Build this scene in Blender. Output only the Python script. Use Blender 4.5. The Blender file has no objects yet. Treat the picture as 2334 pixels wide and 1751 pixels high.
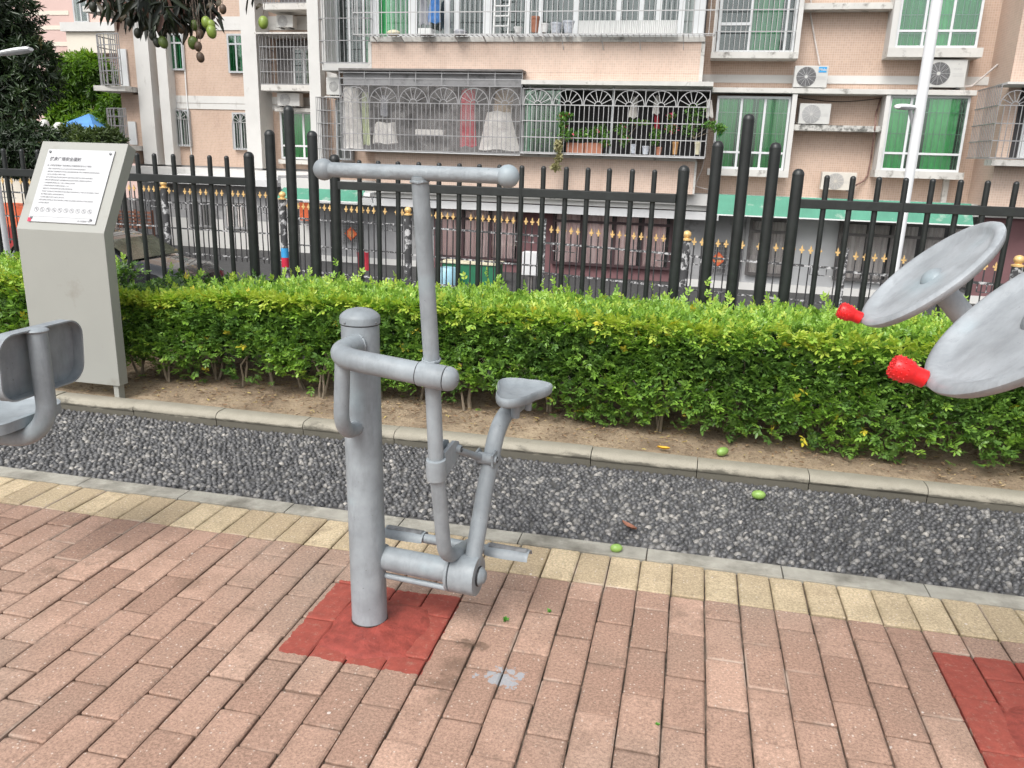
import bpy, bmesh, math, random
import numpy as np
from mathutils import Vector, Matrix
random.seed(7); RNG = np.random.default_rng(11)
C = bpy.context.scene.collection
sc = bpy.context.scene
R_ = math.radians

# ---------------- camera -------------------------------------------------
F_, YAW, PITCH, ROLL, CAMH = 1834.78, -0.2129, 0.2713, 0.0311, 1.4285
PW, PH = 2334., 1751.
_f = Vector((math.sin(YAW)*math.cos(PITCH), math.cos(YAW)*math.cos(PITCH), -math.sin(PITCH)))
_r0 = Vector((math.cos(YAW), -math.sin(YAW), 0)); _u0 = _r0.cross(_f)
_r = math.cos(ROLL)*_r0 + math.sin(ROLL)*_u0; _u = -math.sin(ROLL)*_r0 + math.cos(ROLL)*_u0
cam = bpy.data.cameras.new('camera'); camo = bpy.data.objects.new('camera', cam); C.objects.link(camo)
cam.sensor_width = 36; cam.lens = 36*F_/PW; cam.clip_end = 600; cam.clip_start = .05
M = Matrix((( _r.x, _u.x, -_f.x, 0), (_r.y, _u.y, -_f.y, 0), (_r.z, _u.z, -_f.z, CAMH), (0, 0, 0, 1)))
camo.matrix_world = M; sc.camera = camo

# ---------------- sky, sun, exposure --------------------------------------
SUN_EL, SUN_ROT = R_(50), R_(195)
w = bpy.data.worlds.new('World'); sc.world = w; w.use_nodes = True
nt = w.node_tree; bg = nt.nodes['Background']
sky = nt.nodes.new('ShaderNodeTexSky'); sky.sky_type = 'NISHITA'; sky.sun_disc = False
sky.sun_elevation = SUN_EL; sky.sun_rotation = SUN_ROT; sky.air_density = 1.0; sky.dust_density = 4.0; sky.ozone_density = 1.0
hs = nt.nodes.new('ShaderNodeHueSaturation'); hs.inputs['Saturation'].default_value = .22
nt.links.new(sky.outputs[0], hs.inputs['Color']); nt.links.new(hs.outputs[0], bg.inputs[0])
bg.inputs[1].default_value = .15
sun = bpy.data.lights.new('sun', 'SUN'); sun.energy = 1.2; sun.angle = R_(26); sun.color = (1, .97, .92)
so = bpy.data.objects.new('sun', sun); C.objects.link(so)
# direction towards the sun
az = SUN_ROT
sd = Vector((math.sin(az)*math.cos(SUN_EL), math.cos(az)*math.cos(SUN_EL), math.sin(SUN_EL)))
so.rotation_euler = sd.to_track_quat('Z', 'Y').to_euler(); so.location = (0, -5, 12)
sc.view_settings.view_transform = 'Standard'; sc.view_settings.look = 'None'
sc.view_settings.gamma = 1; sc.view_settings.exposure = .66; sc.view_settings.use_curve_mapping = False

# ---------------- point on a plane of the place seen along a photo ray -----
def at(x, y, **k):
    d = _f + (x-PW/2)/F_*_r - (y-PH/2)/F_*_u
    kk, v = list(k.items())[0]
    if kk == 'd': return Vector((0, 0, CAMH)) + d*v
    i = 'XYZ'.index(kk); t = (v-(CAMH if i == 2 else 0))/d[i]
    return Vector((0, 0, CAMH)) + d*t
def R1(x, y): return (x/2.836, y/2.836)
def R2(x, y): return (700+x/3.607, y/3.607)
def R3(x, y): return (1200+x/3.607, y/3.607)
def R4(x, y): return (1700+x/3.456, y/3.456)
def R6(x, y): return (550+x/3.16, 380+y/3.16)
def R7(x, y): return (1200+x/3.687, 380+y/3.687)
def rect(reg, x0, y0, x1, y1, Y):
    a = reg(x0, y0); b = reg(x1, y1); mx, my = (a[0]+b[0])/2, (a[1]+b[1])/2
    return (at(a[0], my, Y=Y).x, at(b[0], my, Y=Y).x, at(mx, b[1], Y=Y).z, at(mx, a[1], Y=Y).z)   # x0,x1,z0,z1
S_ = lambda x, y: (x, y)

# ---------------- object helpers ------------------------------------------
def tag(o, label=None, cat=None, group=None, kind=None):
    if label: o['label'] = label
    if cat: o['category'] = cat
    if group: o['group'] = group
    if kind: o['kind'] = kind
    return o
def thing(name, loc, label, cat, group=None, rz=0):
    o = bpy.data.objects.new(name, None); C.objects.link(o); o.empty_display_size = .1
    o.location = loc; o.rotation_euler = (0, 0, rz); return tag(o, label, cat, group)
def root_off(p):
    v = Vector((0, 0, 0))
    while p is not None: v += p.location; p = p.parent
    return v
def link(name, me, parent=None, loc=None):
    o = bpy.data.objects.new(name, me); C.objects.link(o)
    if parent is not None: o.parent = parent
    if loc is not None: o.location = loc
    return o
def copy_tree(o, parent=None):
    c = o.copy(); C.objects.link(c); c.parent = parent
    for ch in list(o.children): copy_tree(ch, c)
    return c

class MB:
    def __init__(s): s.v = []; s.f = []
    def add(s, vs, fs):
        n = len(s.v); s.v += [tuple(v) for v in vs]; s.f += [tuple(n+i for i in f) for f in fs]; return s
    def box(s, x0, x1, y0, y1, z0, z1, ch=0):
        if x0 > x1: x0, x1 = x1, x0
        if y0 > y1: y0, y1 = y1, y0
        if z0 > z1: z0, z1 = z1, z0
        if ch <= 0:
            vs = [(x, y, z) for z in (z0, z1) for x, y in ((x0, y0), (x1, y0), (x1, y1), (x0, y1))]
            return s.add(vs, [(3, 2, 1, 0), (4, 5, 6, 7), (0, 1, 5, 4), (1, 2, 6, 5), (2, 3, 7, 6), (3, 0, 4, 7)])
        ch = min(ch, (x1-x0)*.45, (y1-y0)*.45, (z1-z0)*.45)
        bm = bmesh.new(); bmesh.ops.create_cube(bm, size=1)
        for v in bm.verts: v.co = Vector(((x0+x1)/2+v.co.x*(x1-x0), (y0+y1)/2+v.co.y*(y1-y0), (z0+z1)/2+v.co.z*(z1-z0)))
        bmesh.ops.bevel(bm, geom=bm.edges[:], offset=ch, segments=2, profile=.7, affect='EDGES')
        return s.bm(bm)
    def bm(s, bm, M=None):
        bm.verts.index_update(); n = len(s.v)
        s.v += [tuple((M @ v.co) if M else v.co) for v in bm.verts]
        s.f += [tuple(n+v.index for v in f.verts) for f in bm.faces]; bm.free(); return s
    def bar(s, p, q, w, h=None, up=(0, 0, 1)):
        p, q = Vector(p), Vector(q); h = h or w; d = (q-p).normalized(); a = d.cross(Vector(up))
        if a.length < 1e-4: a = d.cross(Vector((0, 1, 0)))
        a.normalize(); b = a.cross(d)
        vs = [e+sx*a*w/2+sy*b*h/2 for e in (p, q) for sx, sy in ((-1, -1), (1, -1), (1, 1), (-1, 1))]
        return s.add(vs, [(0, 1, 2, 3), (7, 6, 5, 4), (0, 4, 5, 1), (1, 5, 6, 2), (2, 6, 7, 3), (3, 7, 4, 0)])
    def tube(s, pts, r, n=12, caps=True):
        pts = [Vector(p) for p in pts]; m = len(pts); rr = r if isinstance(r, (list, tuple)) else [r]*m
        T = [(pts[min(i+1, m-1)]-pts[max(i-1, 0)]).normalized() for i in range(m)]
        a = T[0].orthogonal().normalized(); vs = []
        for i in range(m):
            a = (a-T[i]*a.dot(T[i])).normalized(); b = T[i].cross(a)
            for k in range(n):
                t = 2*math.pi*k/n; vs.append(pts[i]+rr[i]*(math.cos(t)*a+math.sin(t)*b))
        fs = [(i*n+k, i*n+(k+1) % n, (i+1)*n+(k+1) % n, (i+1)*n+k) for i in range(m-1) for k in range(n)]
        if caps: fs += [tuple(range(n-1, -1, -1)), tuple((m-1)*n+k for k in range(n))]
        return s.add(vs, fs)
    def lathe(s, prof, origin=(0, 0, 0), axis=(0, 0, 1), n=24):
        o = Vector(origin); ax = Vector(axis).normalized(); a = ax.orthogonal().normalized(); b = ax.cross(a); vs = []
        for r, h in prof:
            for k in range(n):
                t = 2*math.pi*k/n; vs.append(o+ax*h+r*(math.cos(t)*a+math.sin(t)*b))
        m = len(prof)
        fs = [(i*n+k, i*n+(k+1) % n, (i+1)*n+(k+1) % n, (i+1)*n+k) for i in range(m-1) for k in range(n)]
        if prof[0][0] > 1e-5: fs.append(tuple(range(n-1, -1, -1)))
        if prof[-1][0] > 1e-5: fs.append(tuple((m-1)*n+k for k in range(n)))
        return s.add(vs, fs)
    def sphere(s, c, r, n=12, m=8, sc3=(1, 1, 1)):
        vs = []; c = Vector(c)
        for i in range(m+1):
            p = math.pi*i/m
            for k in range(n):
                t = 2*math.pi*k/n; vs.append((c.x+r*sc3[0]*math.sin(p)*math.cos(t), c.y+r*sc3[1]*math.sin(p)*math.sin(t), c.z+r*sc3[2]*math.cos(p)))
        return s.add(vs, [(i*n+k, (i+1)*n+k, (i+1)*n+(k+1) % n, i*n+(k+1) % n) for i in range(m) for k in range(n)])
    def prism(s, poly, axis, a0, a1):
        # poly: 2D points; axis 'x': (y,z), 'y': (x,z), 'z': (x,y)
        f = {'x': lambda p, a: (a, p[0], p[1]), 'y': lambda p, a: (p[0], a, p[1]), 'z': lambda p, a: (p[0], p[1], a)}[axis]
        n = len(poly); vs = [f(p, a0) for p in poly]+[f(p, a1) for p in poly]
        return s.add(vs, [tuple(range(n)), tuple(range(2*n-1, n-1, -1))]+[(i, i+n, (i+1) % n+n, (i+1) % n) for i in range(n)])
    def build(s, name, mat, parent=None, smooth=False, local=False, kind=None, ang=40):
        off = Vector((0, 0, 0)) if (local or parent is None) else root_off(parent)
        me = bpy.data.meshes.new(name); v = np.array(s.v, dtype=np.float32)-np.array(off, dtype=np.float32)
        me.from_pydata([], [], []) if len(s.v) == 0 else me.from_pydata(v.tolist(), [], s.f)
        bm = bmesh.new(); bm.from_mesh(me); bmesh.ops.remove_doubles(bm, verts=bm.verts, dist=1e-6); bmesh.ops.recalc_face_normals(bm, faces=bm.faces)
        if smooth:
            for f in bm.faces: f.smooth = True
            for e in bm.edges:
                if len(e.link_faces) == 2 and e.calc_face_angle(0) > R_(ang): e.smooth = False
        bm.to_mesh(me); bm.free()
        if mat: me.materials.append(mat)
        o = link(name, me, parent)
        if kind: o['kind'] = kind
        return o

def fillet(pts, r, n=7):
    pts = [Vector(p) for p in pts]; out = [pts[0]]
    for i in range(1, len(pts)-1):
        rr = r[i-1] if isinstance(r, (list, tuple)) else r
        a, b, c = pts[i-1], pts[i], pts[i+1]; u = (a-b).normalized(); v = (c-b).normalized()
        th = u.angle(v)
        if th > math.pi-.02: out.append(b); continue
        L = min(rr/math.tan(th/2), (a-b).length*.49 if i > 1 else (a-b).length*.98, (c-b).length*.98)
        R = L*math.tan(th/2); cen = b+(u+v).normalized()*R/math.sin(th/2)
        p0 = b+u*L-cen; p1 = b+v*L-cen; ang = p0.angle(p1); ax = p0.cross(p1).normalized()
        for k in range(n+1): out.append(cen+Matrix.Rotation(ang*k/n, 3, ax) @ p0)
    out.append(pts[-1]); return out

# ---------------- material helpers ----------------------------------------
def nodes(name):
    m = bpy.data.materials.new(name); m.use_nodes = True; nt = m.node_tree
    return m, nt, nt.nodes['Principled BSDF']
def N(nt, t, **kw):
    n = nt.nodes.new(t)
    for k, v in kw.items():
        if k in n.inputs.keys(): n.inputs[k].default_value = v
        else: setattr(n, k, v)
    return n
def posn(nt, obj=False):
    if obj: return N(nt, 'ShaderNodeTexCoord').outputs['Object']
    return N(nt, 'ShaderNodeNewGeometry').outputs['Position']
def noise(nt, co, scale, detail=4, rough=.55, stretch=None):
    if stretch:
        mp = N(nt, 'ShaderNodeMapping'); mp.inputs['Scale'].default_value = stretch; nt.links.new(co, mp.inputs[0]); co = mp.outputs[0]
    n = N(nt, 'ShaderNodeTexNoise'); n.inputs['Scale'].default_value = scale; n.inputs['Detail'].default_value = detail
    n.inputs['Roughness'].default_value = rough; nt.links.new(co, n.inputs['Vector']); return n.outputs['Fac']
def mrange(nt, v, a, b, c=0., d=1.):
    n = N(nt, 'ShaderNodeMapRange'); n.inputs[1].default_value = a; n.inputs[2].default_value = b; n.inputs[3].default_value = c; n.inputs[4].default_value = d
    nt.links.new(v, n.inputs[0]); return n.outputs[0]
def mix(nt, fac, a, b, mode='MIX'):
    n = N(nt, 'ShaderNodeMix', data_type='RGBA', blend_type=mode)
    for s, v in ((n.inputs[0], fac), (n.inputs[6], a), (n.inputs[7], b)):
        if isinstance(v, (int, float)): s.default_value = v
        elif isinstance(v, (tuple, list)): s.default_value = tuple(v)+(1,)*(4-len(v))
        else: nt.links.new(v, s)
    return n.outputs[2]
def math_(nt, op, a, b=0.):
    n = N(nt, 'ShaderNodeMath', operation=op)
    for s, v in ((n.inputs[0], a), (n.inputs[1], b)):
        if isinstance(v, (int, float)): s.default_value = v
        else: nt.links.new(v, s)
    return n.outputs[0]
def bump(nt, bsdf, h, strength=.3, dist=.01):
    b = N(nt, 'ShaderNodeBump'); b.inputs['Strength'].default_value = strength; b.inputs['Distance'].default_value = dist
    nt.links.new(h, b.inputs['Height']); nt.links.new(b.outputs[0], bsdf.inputs['Normal']); return b
def pbr(name, col, rough=.6, var=.12, scale=6, metal=0, bs=0, bscale=60, spec=.5, dirt=None, dirtcol=(.1, .09, .08), obj=False, stretch=None, rnd=0, coat=0):
    m, nt, b = nodes(name); co = posn(nt, obj)
    n1 = noise(nt, co, scale, 5, .6, stretch)
    lo = tuple(c*(1-var) for c in col); hi = tuple(min(1, c*(1+var)) for c in col)
    c = mix(nt, mrange(nt, n1, .3, .7), lo, hi)
    if rnd:
        oi = N(nt, 'ShaderNodeObjectInfo'); c = mix(nt, 1., c, mix(nt, oi.outputs['Random'], (1-rnd,)*3, (1, 1, 1)), 'MULTIPLY')
    if dirt:
        n2 = noise(nt, co, dirt[0], 6, .65, dirt[3] if len(dirt) > 3 else None); c = mix(nt, mrange(nt, n2, dirt[1], dirt[2]), c, dirtcol)
    nt.links.new(c, b.inputs['Base Color']); b.inputs['Roughness'].default_value = rough; b.inputs['Metallic'].default_value = metal
    b.inputs['Specular IOR Level'].default_value = spec; b.inputs['Coat Weight'].default_value = coat
    if bs: bump(nt, b, noise(nt, co, bscale, 5, .6), bs, .004)
    return m

# numpy mesh with per-vertex float attribute 'tint'
def npmesh(name, V, F, tint=None, mat=None, parent=None, kind=None, smooth=False, offs=None):
    me = bpy.data.meshes.new(name); V = np.asarray(V, np.float32); F = np.asarray(F, np.int32)
    if parent is not None: V = V-np.array(root_off(parent), np.float32)
    n = F.shape[1]; me.vertices.add(len(V)); me.vertices.foreach_set('co', V.ravel())
    me.loops.add(F.size); me.loops.foreach_set('vertex_index', F.ravel())
    me.polygons.add(len(F)); me.polygons.foreach_set('loop_start', np.arange(0, F.size, n, dtype=np.int32))
    try: me.polygons.foreach_set('loop_total', np.full(len(F), n, np.int32))
    except Exception: pass
    if smooth: me.polygons.foreach_set('use_smooth', np.ones(len(F), bool))
    if tint is not None:
        a = me.attributes.new('tint', 'FLOAT', 'POINT'); a.data.foreach_set('value', np.asarray(tint, np.float32))
    me.update(calc_edges=True)
    if mat: me.materials.append(mat)
    o = link(name, me, parent)
    if kind: o['kind'] = kind
    return o
def unit(a): return a/np.maximum(np.linalg.norm(a, axis=-1, keepdims=True), 1e-9)
LEAF6 = np.array([(0, 0, 0), (.28, .42, .06), (.70, .36, .05), (1, 0, -.04), (.70, -.36, .05), (.28, -.42, .06)])
def leaves(P, D, Nn, L, Wd, tint):
    """P base points, D unit directions, Nn approx normals, L length, Wd width (arrays) -> V, F(quads), tint"""
    D = unit(D); S = unit(np.cross(D, Nn)); U = np.cross(S, D)
    k = LEAF6[None]; V = P[:, None]+k[..., 0:1]*(D*L[:, None])[:, None]+k[..., 1:2]*(S*Wd[:, None])[:, None]+k[..., 2:3]*(U*L[:, None])[:, None]
    n = len(P); b = np.arange(n)[:, None]*6
    F = np.concatenate([b+np.array([[0, 5, 4, 3]]), b+np.array([[0, 3, 2, 1]])])
    return V.reshape(-1, 3), F, np.repeat(tint, 6)
def leafmat(name, ramp, rough=.42, trans=.3):
    m, nt, b = nodes(name); a = N(nt, 'ShaderNodeAttribute', attribute_name='tint')
    cr = N(nt, 'ShaderNodeValToRGB'); e = cr.color_ramp.elements
    while len(e) < len(ramp): e.new(.5)
    for i, (p, c) in enumerate(ramp): e[i].position = p; e[i].color = tuple(c)+(1,)
    nt.links.new(a.outputs['Fac'], cr.inputs[0]); nt.links.new(cr.outputs[0], b.inputs['Base Color'])
    b.inputs['Roughness'].default_value = rough
    tr = N(nt, 'ShaderNodeBsdfTranslucent'); nt.links.new(mix(nt, 1., cr.outputs[0], (1.2, 1.3, .6), 'MULTIPLY'), tr.inputs[0])
    mx = N(nt, 'ShaderNodeMixShader'); mx.inputs[0].default_value = trans
    nt.links.new(b.outputs[0], mx.inputs[1]); nt.links.new(tr.outputs[0], mx.inputs[2]); nt.links.new(mx.outputs[0], nt.nodes['Material Output'].inputs[0])
    return m
def wob(x, y, s=1., ph=0.):
    return (np.sin(x*2.1*s+ph)+np.sin(y*2.7*s+1.3*ph+.5)+np.sin((x+y)*4.3*s+2.1*ph)+.6*np.sin((x*1.7-y)*8.1*s+ph*3))/3.6
# ================= materials for ground ===================================
def brick_mat(name, col, yellow=False):
    m, nt, b = nodes(name); co = posn(nt); oi = N(nt, 'ShaderNodeObjectInfo'); tc = N(nt, 'ShaderNodeTexCoord')
    big = noise(nt, co, 1.1, 3, .5); med = noise(nt, co, 7, 5, .6); fine = noise(nt, co, 120, 6, .85)
    a = N(nt, 'ShaderNodeAttribute', attribute_name='tint')
    rnd = math_(nt, 'FRACT', math_(nt, 'ADD', oi.outputs['Random'], a.outputs['Fac']))
    dk = tuple(c*q for c, q in zip(col, (.76, .74, .74))); lt = tuple(min(1, c*q) for c, q in zip(col, (1.13, 1.15, 1.17)))
    c = mix(nt, rnd, dk, lt)
    c = mix(nt, mrange(nt, med, .44, .62, 0, .6), c, tuple(x*.75 for x in col))
    # greyish algae bloom in broad patches
    c = mix(nt, mrange(nt, big, .47, .68, 0, .50), c, (.24, .205, .165) if not yellow else (.36, .30, .20))
    c = mix(nt, mrange(nt, fine, .37, .63, 0, 1), mix(nt, 1., c, (.62, .62, .62), 'MULTIPLY'), mix(nt, 1., c, (1.36, 1.36, 1.36), 'MULTIPLY'))
    # pale aggregate specks
    vo = N(nt, 'ShaderNodeTexVoronoi'); vo.inputs['Scale'].default_value = 80; nt.links.new(co, vo.inputs['Vector'])
    sp = mrange(nt, vo.outputs['Distance'], .12, .26, 1, 0)
    vc = N(nt, 'ShaderNodeSeparateColor'); nt.links.new(vo.outputs['Color'], vc.inputs[0])
    sp = math_(nt, 'MULTIPLY', sp, mrange(nt, vc.outputs[0], .74, .77)); sp = math_(nt, 'MULTIPLY', sp, .8)
    c = mix(nt, sp, c, (.62, .54, .47))
    # sparse white paint drops and small dark stains
    vo2 = N(nt, 'ShaderNodeTexVoronoi'); vo2.inputs['Scale'].default_value = 16; nt.links.new(co, vo2.inputs['Vector'])
    v2 = N(nt, 'ShaderNodeSeparateColor'); nt.links.new(vo2.outputs['Color'], v2.inputs[0])
    rad = mrange(nt, v2.outputs[1], 0, 1, .02, .085)
    dr = math_(nt, 'MULTIPLY', math_(nt, 'LESS_THAN', vo2.outputs['Distance'], rad), math_(nt, 'GREATER_THAN', v2.outputs[0], .52))
    c = mix(nt, math_(nt, 'MULTIPLY', dr, .75), c, (.66, .6, .55))
    st = noise(nt, co, 3.2, 6, .7); c = mix(nt, mrange(nt, st, .60, .74, 0, .55), c, (.12, .085, .06))
    if not yellow:
        for (qx, qy, qr, qa) in ((1068, 1465, .030, .75), (1100, 1475, .022, .6), (1040, 1515, .045, .5), (1020, 1555, .040, .5), (1000, 1590, .03, .4), (975, 1560, .03, .3), (430, 1330, .05, .35)):
            w_ = at(qx, qy, Z=0); cb_ = N(nt, 'ShaderNodeCombineXYZ'); cb_.inputs[0].default_value = w_.x; cb_.inputs[1].default_value = w_.y
            dd_ = N(nt, 'ShaderNodeVectorMath', operation='DISTANCE'); fl_ = N(nt, 'ShaderNodeVectorMath', operation='MULTIPLY'); fl_.inputs[1].default_value = (1, 1, 0); nt.links.new(co, fl_.inputs[0]); nt.links.new(fl_.outputs[0], dd_.inputs[0]); nt.links.new(cb_.outputs[0], dd_.inputs[1])
            e_ = math_(nt, 'ADD', dd_.outputs['Value'], math_(nt, 'MULTIPLY', math_(nt, 'SUBTRACT', noise(nt, co, 28, 5, .7), .5), .11))
            c = mix(nt, mrange(nt, e_, qr*.5, qr*1.25, qa, 0), c, (.10, .065, .045))
    # dirt collecting at the brick's own edges
    sx = N(nt, 'ShaderNodeSeparateXYZ'); nt.links.new(tc.outputs['Generated'], sx.inputs[0])
    ex = math_(nt, 'ABSOLUTE', math_(nt, 'SUBTRACT', sx.outputs[0], .5)); ey = math_(nt, 'ABSOLUTE', math_(nt, 'SUBTRACT', sx.outputs[1], .5))
    ed = math_(nt, 'MAXIMUM', mrange(nt, ex, .36, .5), mrange(nt, ey, .43, .5))
    ed = math_(nt, 'MULTIPLY', ed, mrange(nt, noise(nt, co, 18, 4, .6), .35, .65)); ed = math_(nt, 'MULTIPLY', ed, a.outputs['Fac'] if False else .55)
    if name.find('far') < 0: c = mix(nt, ed, c, (.15, .105, .08) if not yellow else (.2, .16, .09))
    ed2 = math_(nt, 'MULTIPLY', math_(nt, 'MAXIMUM', mrange(nt, ex, .44, .49), mrange(nt, ey, .465, .492)), mrange(nt, noise(nt, co, 2.6, 5, .6), .53, .63, 0, .6))
    if name.find('far') < 0: c = mix(nt, ed2, c, (.50, .41, .34))
    # red floor paint round the machine posts (real paint with brushed edges), grey paint spill
    sp_ = N(nt, 'ShaderNodeSeparateXYZ'); nt.links.new(co, sp_.inputs[0]); wn = math_(nt, 'MULTIPLY', math_(nt, 'SUBTRACT', noise(nt, co, 22, 4, .6), .5), .035)
    X = math_(nt, 'ADD', sp_.outputs[0], wn); Y = math_(nt, 'ADD', sp_.outputs[1], wn)
    def boxm(x0, x1, y0, y1):
        i = math_(nt, 'LESS_THAN', math_(nt, 'ABSOLUTE', math_(nt, 'SUBTRACT', X, (x0+x1)/2)), (x1-x0)/2)
        j = math_(nt, 'LESS_THAN', math_(nt, 'ABSOLUTE', math_(nt, 'SUBTRACT', Y, (y0+y1)/2)), (y1-y0)/2)
        return math_(nt, 'MULTIPLY', i, j)
    pm = math_(nt, 'MAXIMUM', boxm(-1.10, -.655, 1.90, 2.335), boxm(.835, 1.30, 1.72, 2.43))
    redc = mix(nt, noise(nt, co, 30, 4, .6), (.17, .032, .025), (.40, .085, .06))
    pw_ = math_(nt, 'MULTIPLY', pm, mrange(nt, noise(nt, co, 45, 6, .8), .30, .46, .45, .95)); c = mix(nt, pw_, c, redc)
    def blob(px, py, r):
        cb = N(nt, 'ShaderNodeCombineXYZ'); cb.inputs[0].default_value = px; cb.inputs[1].default_value = py
        d = N(nt, 'ShaderNodeVectorMath', operation='DISTANCE'); c2 = N(nt, 'ShaderNodeCombineXYZ'); nt.links.new(X, c2.inputs[0]); nt.links.new(Y, c2.inputs[1])
        nt.links.new(c2.outputs[0], d.inputs[0]); nt.links.new(cb.outputs[0], d.inputs[1])
        return math_(nt, 'LESS_THAN', math_(nt, 'ADD', d.outputs['Value'], math_(nt, 'MULTIPLY', math_(nt, 'SUBTRACT', noise(nt, co, 60, 3, .6), .5), .05)), r)
    g = blob(-.43, 1.945, .028)
    for q in ((-.395, 1.935, .022), (-.46, 1.96, .014), (-.40, 1.985, .014), (-.375, 1.975, .014), (-.50, 1.945, .008), (-.44, 1.99, .012)): g = math_(nt, 'MAXIMUM', g, blob(*q))
    if not yellow: c = mix(nt, math_(nt, 'MULTIPLY', g, .7), c, (.33, .38, .42))
    nt.links.new(c, b.inputs['Base Color']); b.inputs['Roughness'].default_value = .82; b.inputs['Specular IOR Level'].default_value = .3
    hh = math_(nt, 'ADD', noise(nt, co, 320, 3, .7), math_(nt, 'MULTIPLY', noise(nt, co, 25, 3, .6), 1.6)); bump(nt, b, hh, .45, .0016)
    return m
M_red = brick_mat('terracotta_paver', (.405, .262, .195)); M_yel = brick_mat('buff_paver', (.49, .39, .255), True)
M_redfar = brick_mat('terracotta_paver_far', (.405, .262, .195))
M_joint = pbr('joint_sand', (.15, .115, .09), .95, .5, 30, bs=.5, bscale=200, dirt=(9, .45, .6), dirtcol=(.035, .028, .02))
M_conc = pbr('edge_concrete', (.335, .32, .275), .9, .2, 12, bs=.5, bscale=180, dirt=(3.5, .48, .66), dirtcol=(.15, .14, .115))
def kerbmat():
    m, nt, b = nodes('kerb_concrete'); co = posn(nt); sz = N(nt, 'ShaderNodeSeparateXYZ'); nt.links.new(co, sz.inputs[0])
    c = mix(nt, noise(nt, co, 14, 5, .6), (.27, .25, .20), (.41, .38, .31)); c = mix(nt, mrange(nt, noise(nt, co, 190, 3, .7), .3, .7), mix(nt, 1., c, (.8, .8, .8), 'MULTIPLY'), c)
    # algae and mould in splotches along the lower face
    k = math_(nt, 'ADD', mrange(nt, sz.outputs[2], .012, .064, .30, -.10), noise(nt, co, 5, 6, .75, (1, 1, 3)))
    c = mix(nt, mrange(nt, k, .52, .66, 0, .85), c, (.075, .07, .055)); nt.links.new(c, b.inputs['Base Color']); b.inputs['Roughness'].default_value = .92
    bump(nt, b, noise(nt, co, 160, 5, .7), .5, .002); return m
M_kerb = kerbmat()
def soilmat():
    m, nt, b = nodes('sandy_soil'); co = posn(nt)
    c = mix(nt, mrange(nt, noise(nt, co, 5, 6, .7), .35, .65), (.20, .145, .095), (.42, .325, .22))
    c = mix(nt, mrange(nt, noise(nt, co, 70, 5, .75), .52, .66), c, (.12, .08, .05)); c = mix(nt, mrange(nt, noise(nt, co, 120, 3, .7), .62, .7), c, (.58, .48, .36))
    nt.links.new(c, b.inputs['Base Color']); b.inputs['Roughness'].default_value = .97; bump(nt, b, math_(nt, 'ADD', noise(nt, co, 90, 5, .8), noise(nt, co, 22, 4, .6)), .8, .008); return m
M_soil = soilmat()
M_asph = pbr('asphalt', (.055, .055, .055), .92, .25, 9, bs=.4, bscale=120)
M_wallc = pbr('retaining_concrete', (.33, .32, .29), .9, .2, 3, bs=.3)

# ================= terrain ================================================
ground = MB().add([(-140, -40, -1.62), (140, -40, -1.62), (140, 200, -1.62), (-140, 200, -1.62)], [(0, 1, 2, 3)]).build('ground', M_asph, kind='structure')
base = MB().box(-9, 9, -6, 5.75, -1.6, -.014).build('plaza_base', M_joint, kind='structure')
# ================= brick paving ===========================================
X0, Y0, PB = -.4286, 2.5535, .115
paving = thing('brick_pavement', (0, 0, 0), None, None); paving['kind'] = 'structure'
del_keys = [k for k in ('label', 'category') if k in paving]
for k in del_keys: del paving[k]
def paver_mesh(name, w, l, mat, seed):
    rr = random.Random(seed); z = .0; c = .0042; j = lambda: rr.uniform(-.0012, .0012)
    a, b_ = w/2, l/2; rc = .004
    def ring(ax, by, zz):
        out = []
        for sx, sy in ((-1, -1), (1, -1), (1, 1), (-1, 1)):
            pts = [(sx*(ax-rc), sy*by), (sx*ax, sy*(by-rc))]
            if sx*sy > 0: pts = pts[::-1]
            out += [(p[0]+j(), p[1]+j(), zz) for p in pts]
        return out
    vs = ring(a, b_, -.055)+ring(a, b_, -c)+ring(a-c, b_-c, z-.0006)+ring(a-.012, b_-.012, z+.0002)
    fs = [(k*8+i, k*8+(i+1) % 8, (k+1)*8+(i+1) % 8, (k+1)*8+i) for k in range(3) for i in range(8)]+[tuple(24+i for i in range(8))]
    me = bpy.data.meshes.new(name); me.from_pydata(vs, [], fs); me.materials.append(mat)
    at_ = me.attributes.new('tint', 'FLOAT', 'POINT'); at_.data.foreach_set('value', [0.]*len(vs)); me.update()
    bm = bmesh.new(); bm.from_mesh(me); bmesh.ops.recalc_face_normals(bm, faces=bm.faces); bm.to_mesh(me); bm.free(); return me
redL = [paver_mesh('brick', PB-.0048, 2*PB-.0048, M_red, i) for i in range(5)]
redH = [paver_mesh('brick', PB-.0048, PB-.0048, M_red, 20+i) for i in range(3)]
yelL = [paver_mesh('brick', PB-.0048, 2*PB-.0048, M_yel, 40+i) for i in range(5)]
def vis(x, y):   # rough frame footprint on the ground
    d = Vector((x, y, 0))-Vector((0, 0, CAMH)); t = d.dot(_f)
    if t < .3: return None
    px = PW/2+F_*d.dot(_r)/t; py = PH/2-F_*d.dot(_u)/t
    return px, py, t
far_v, far_f, far_t = [], [], []
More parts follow.
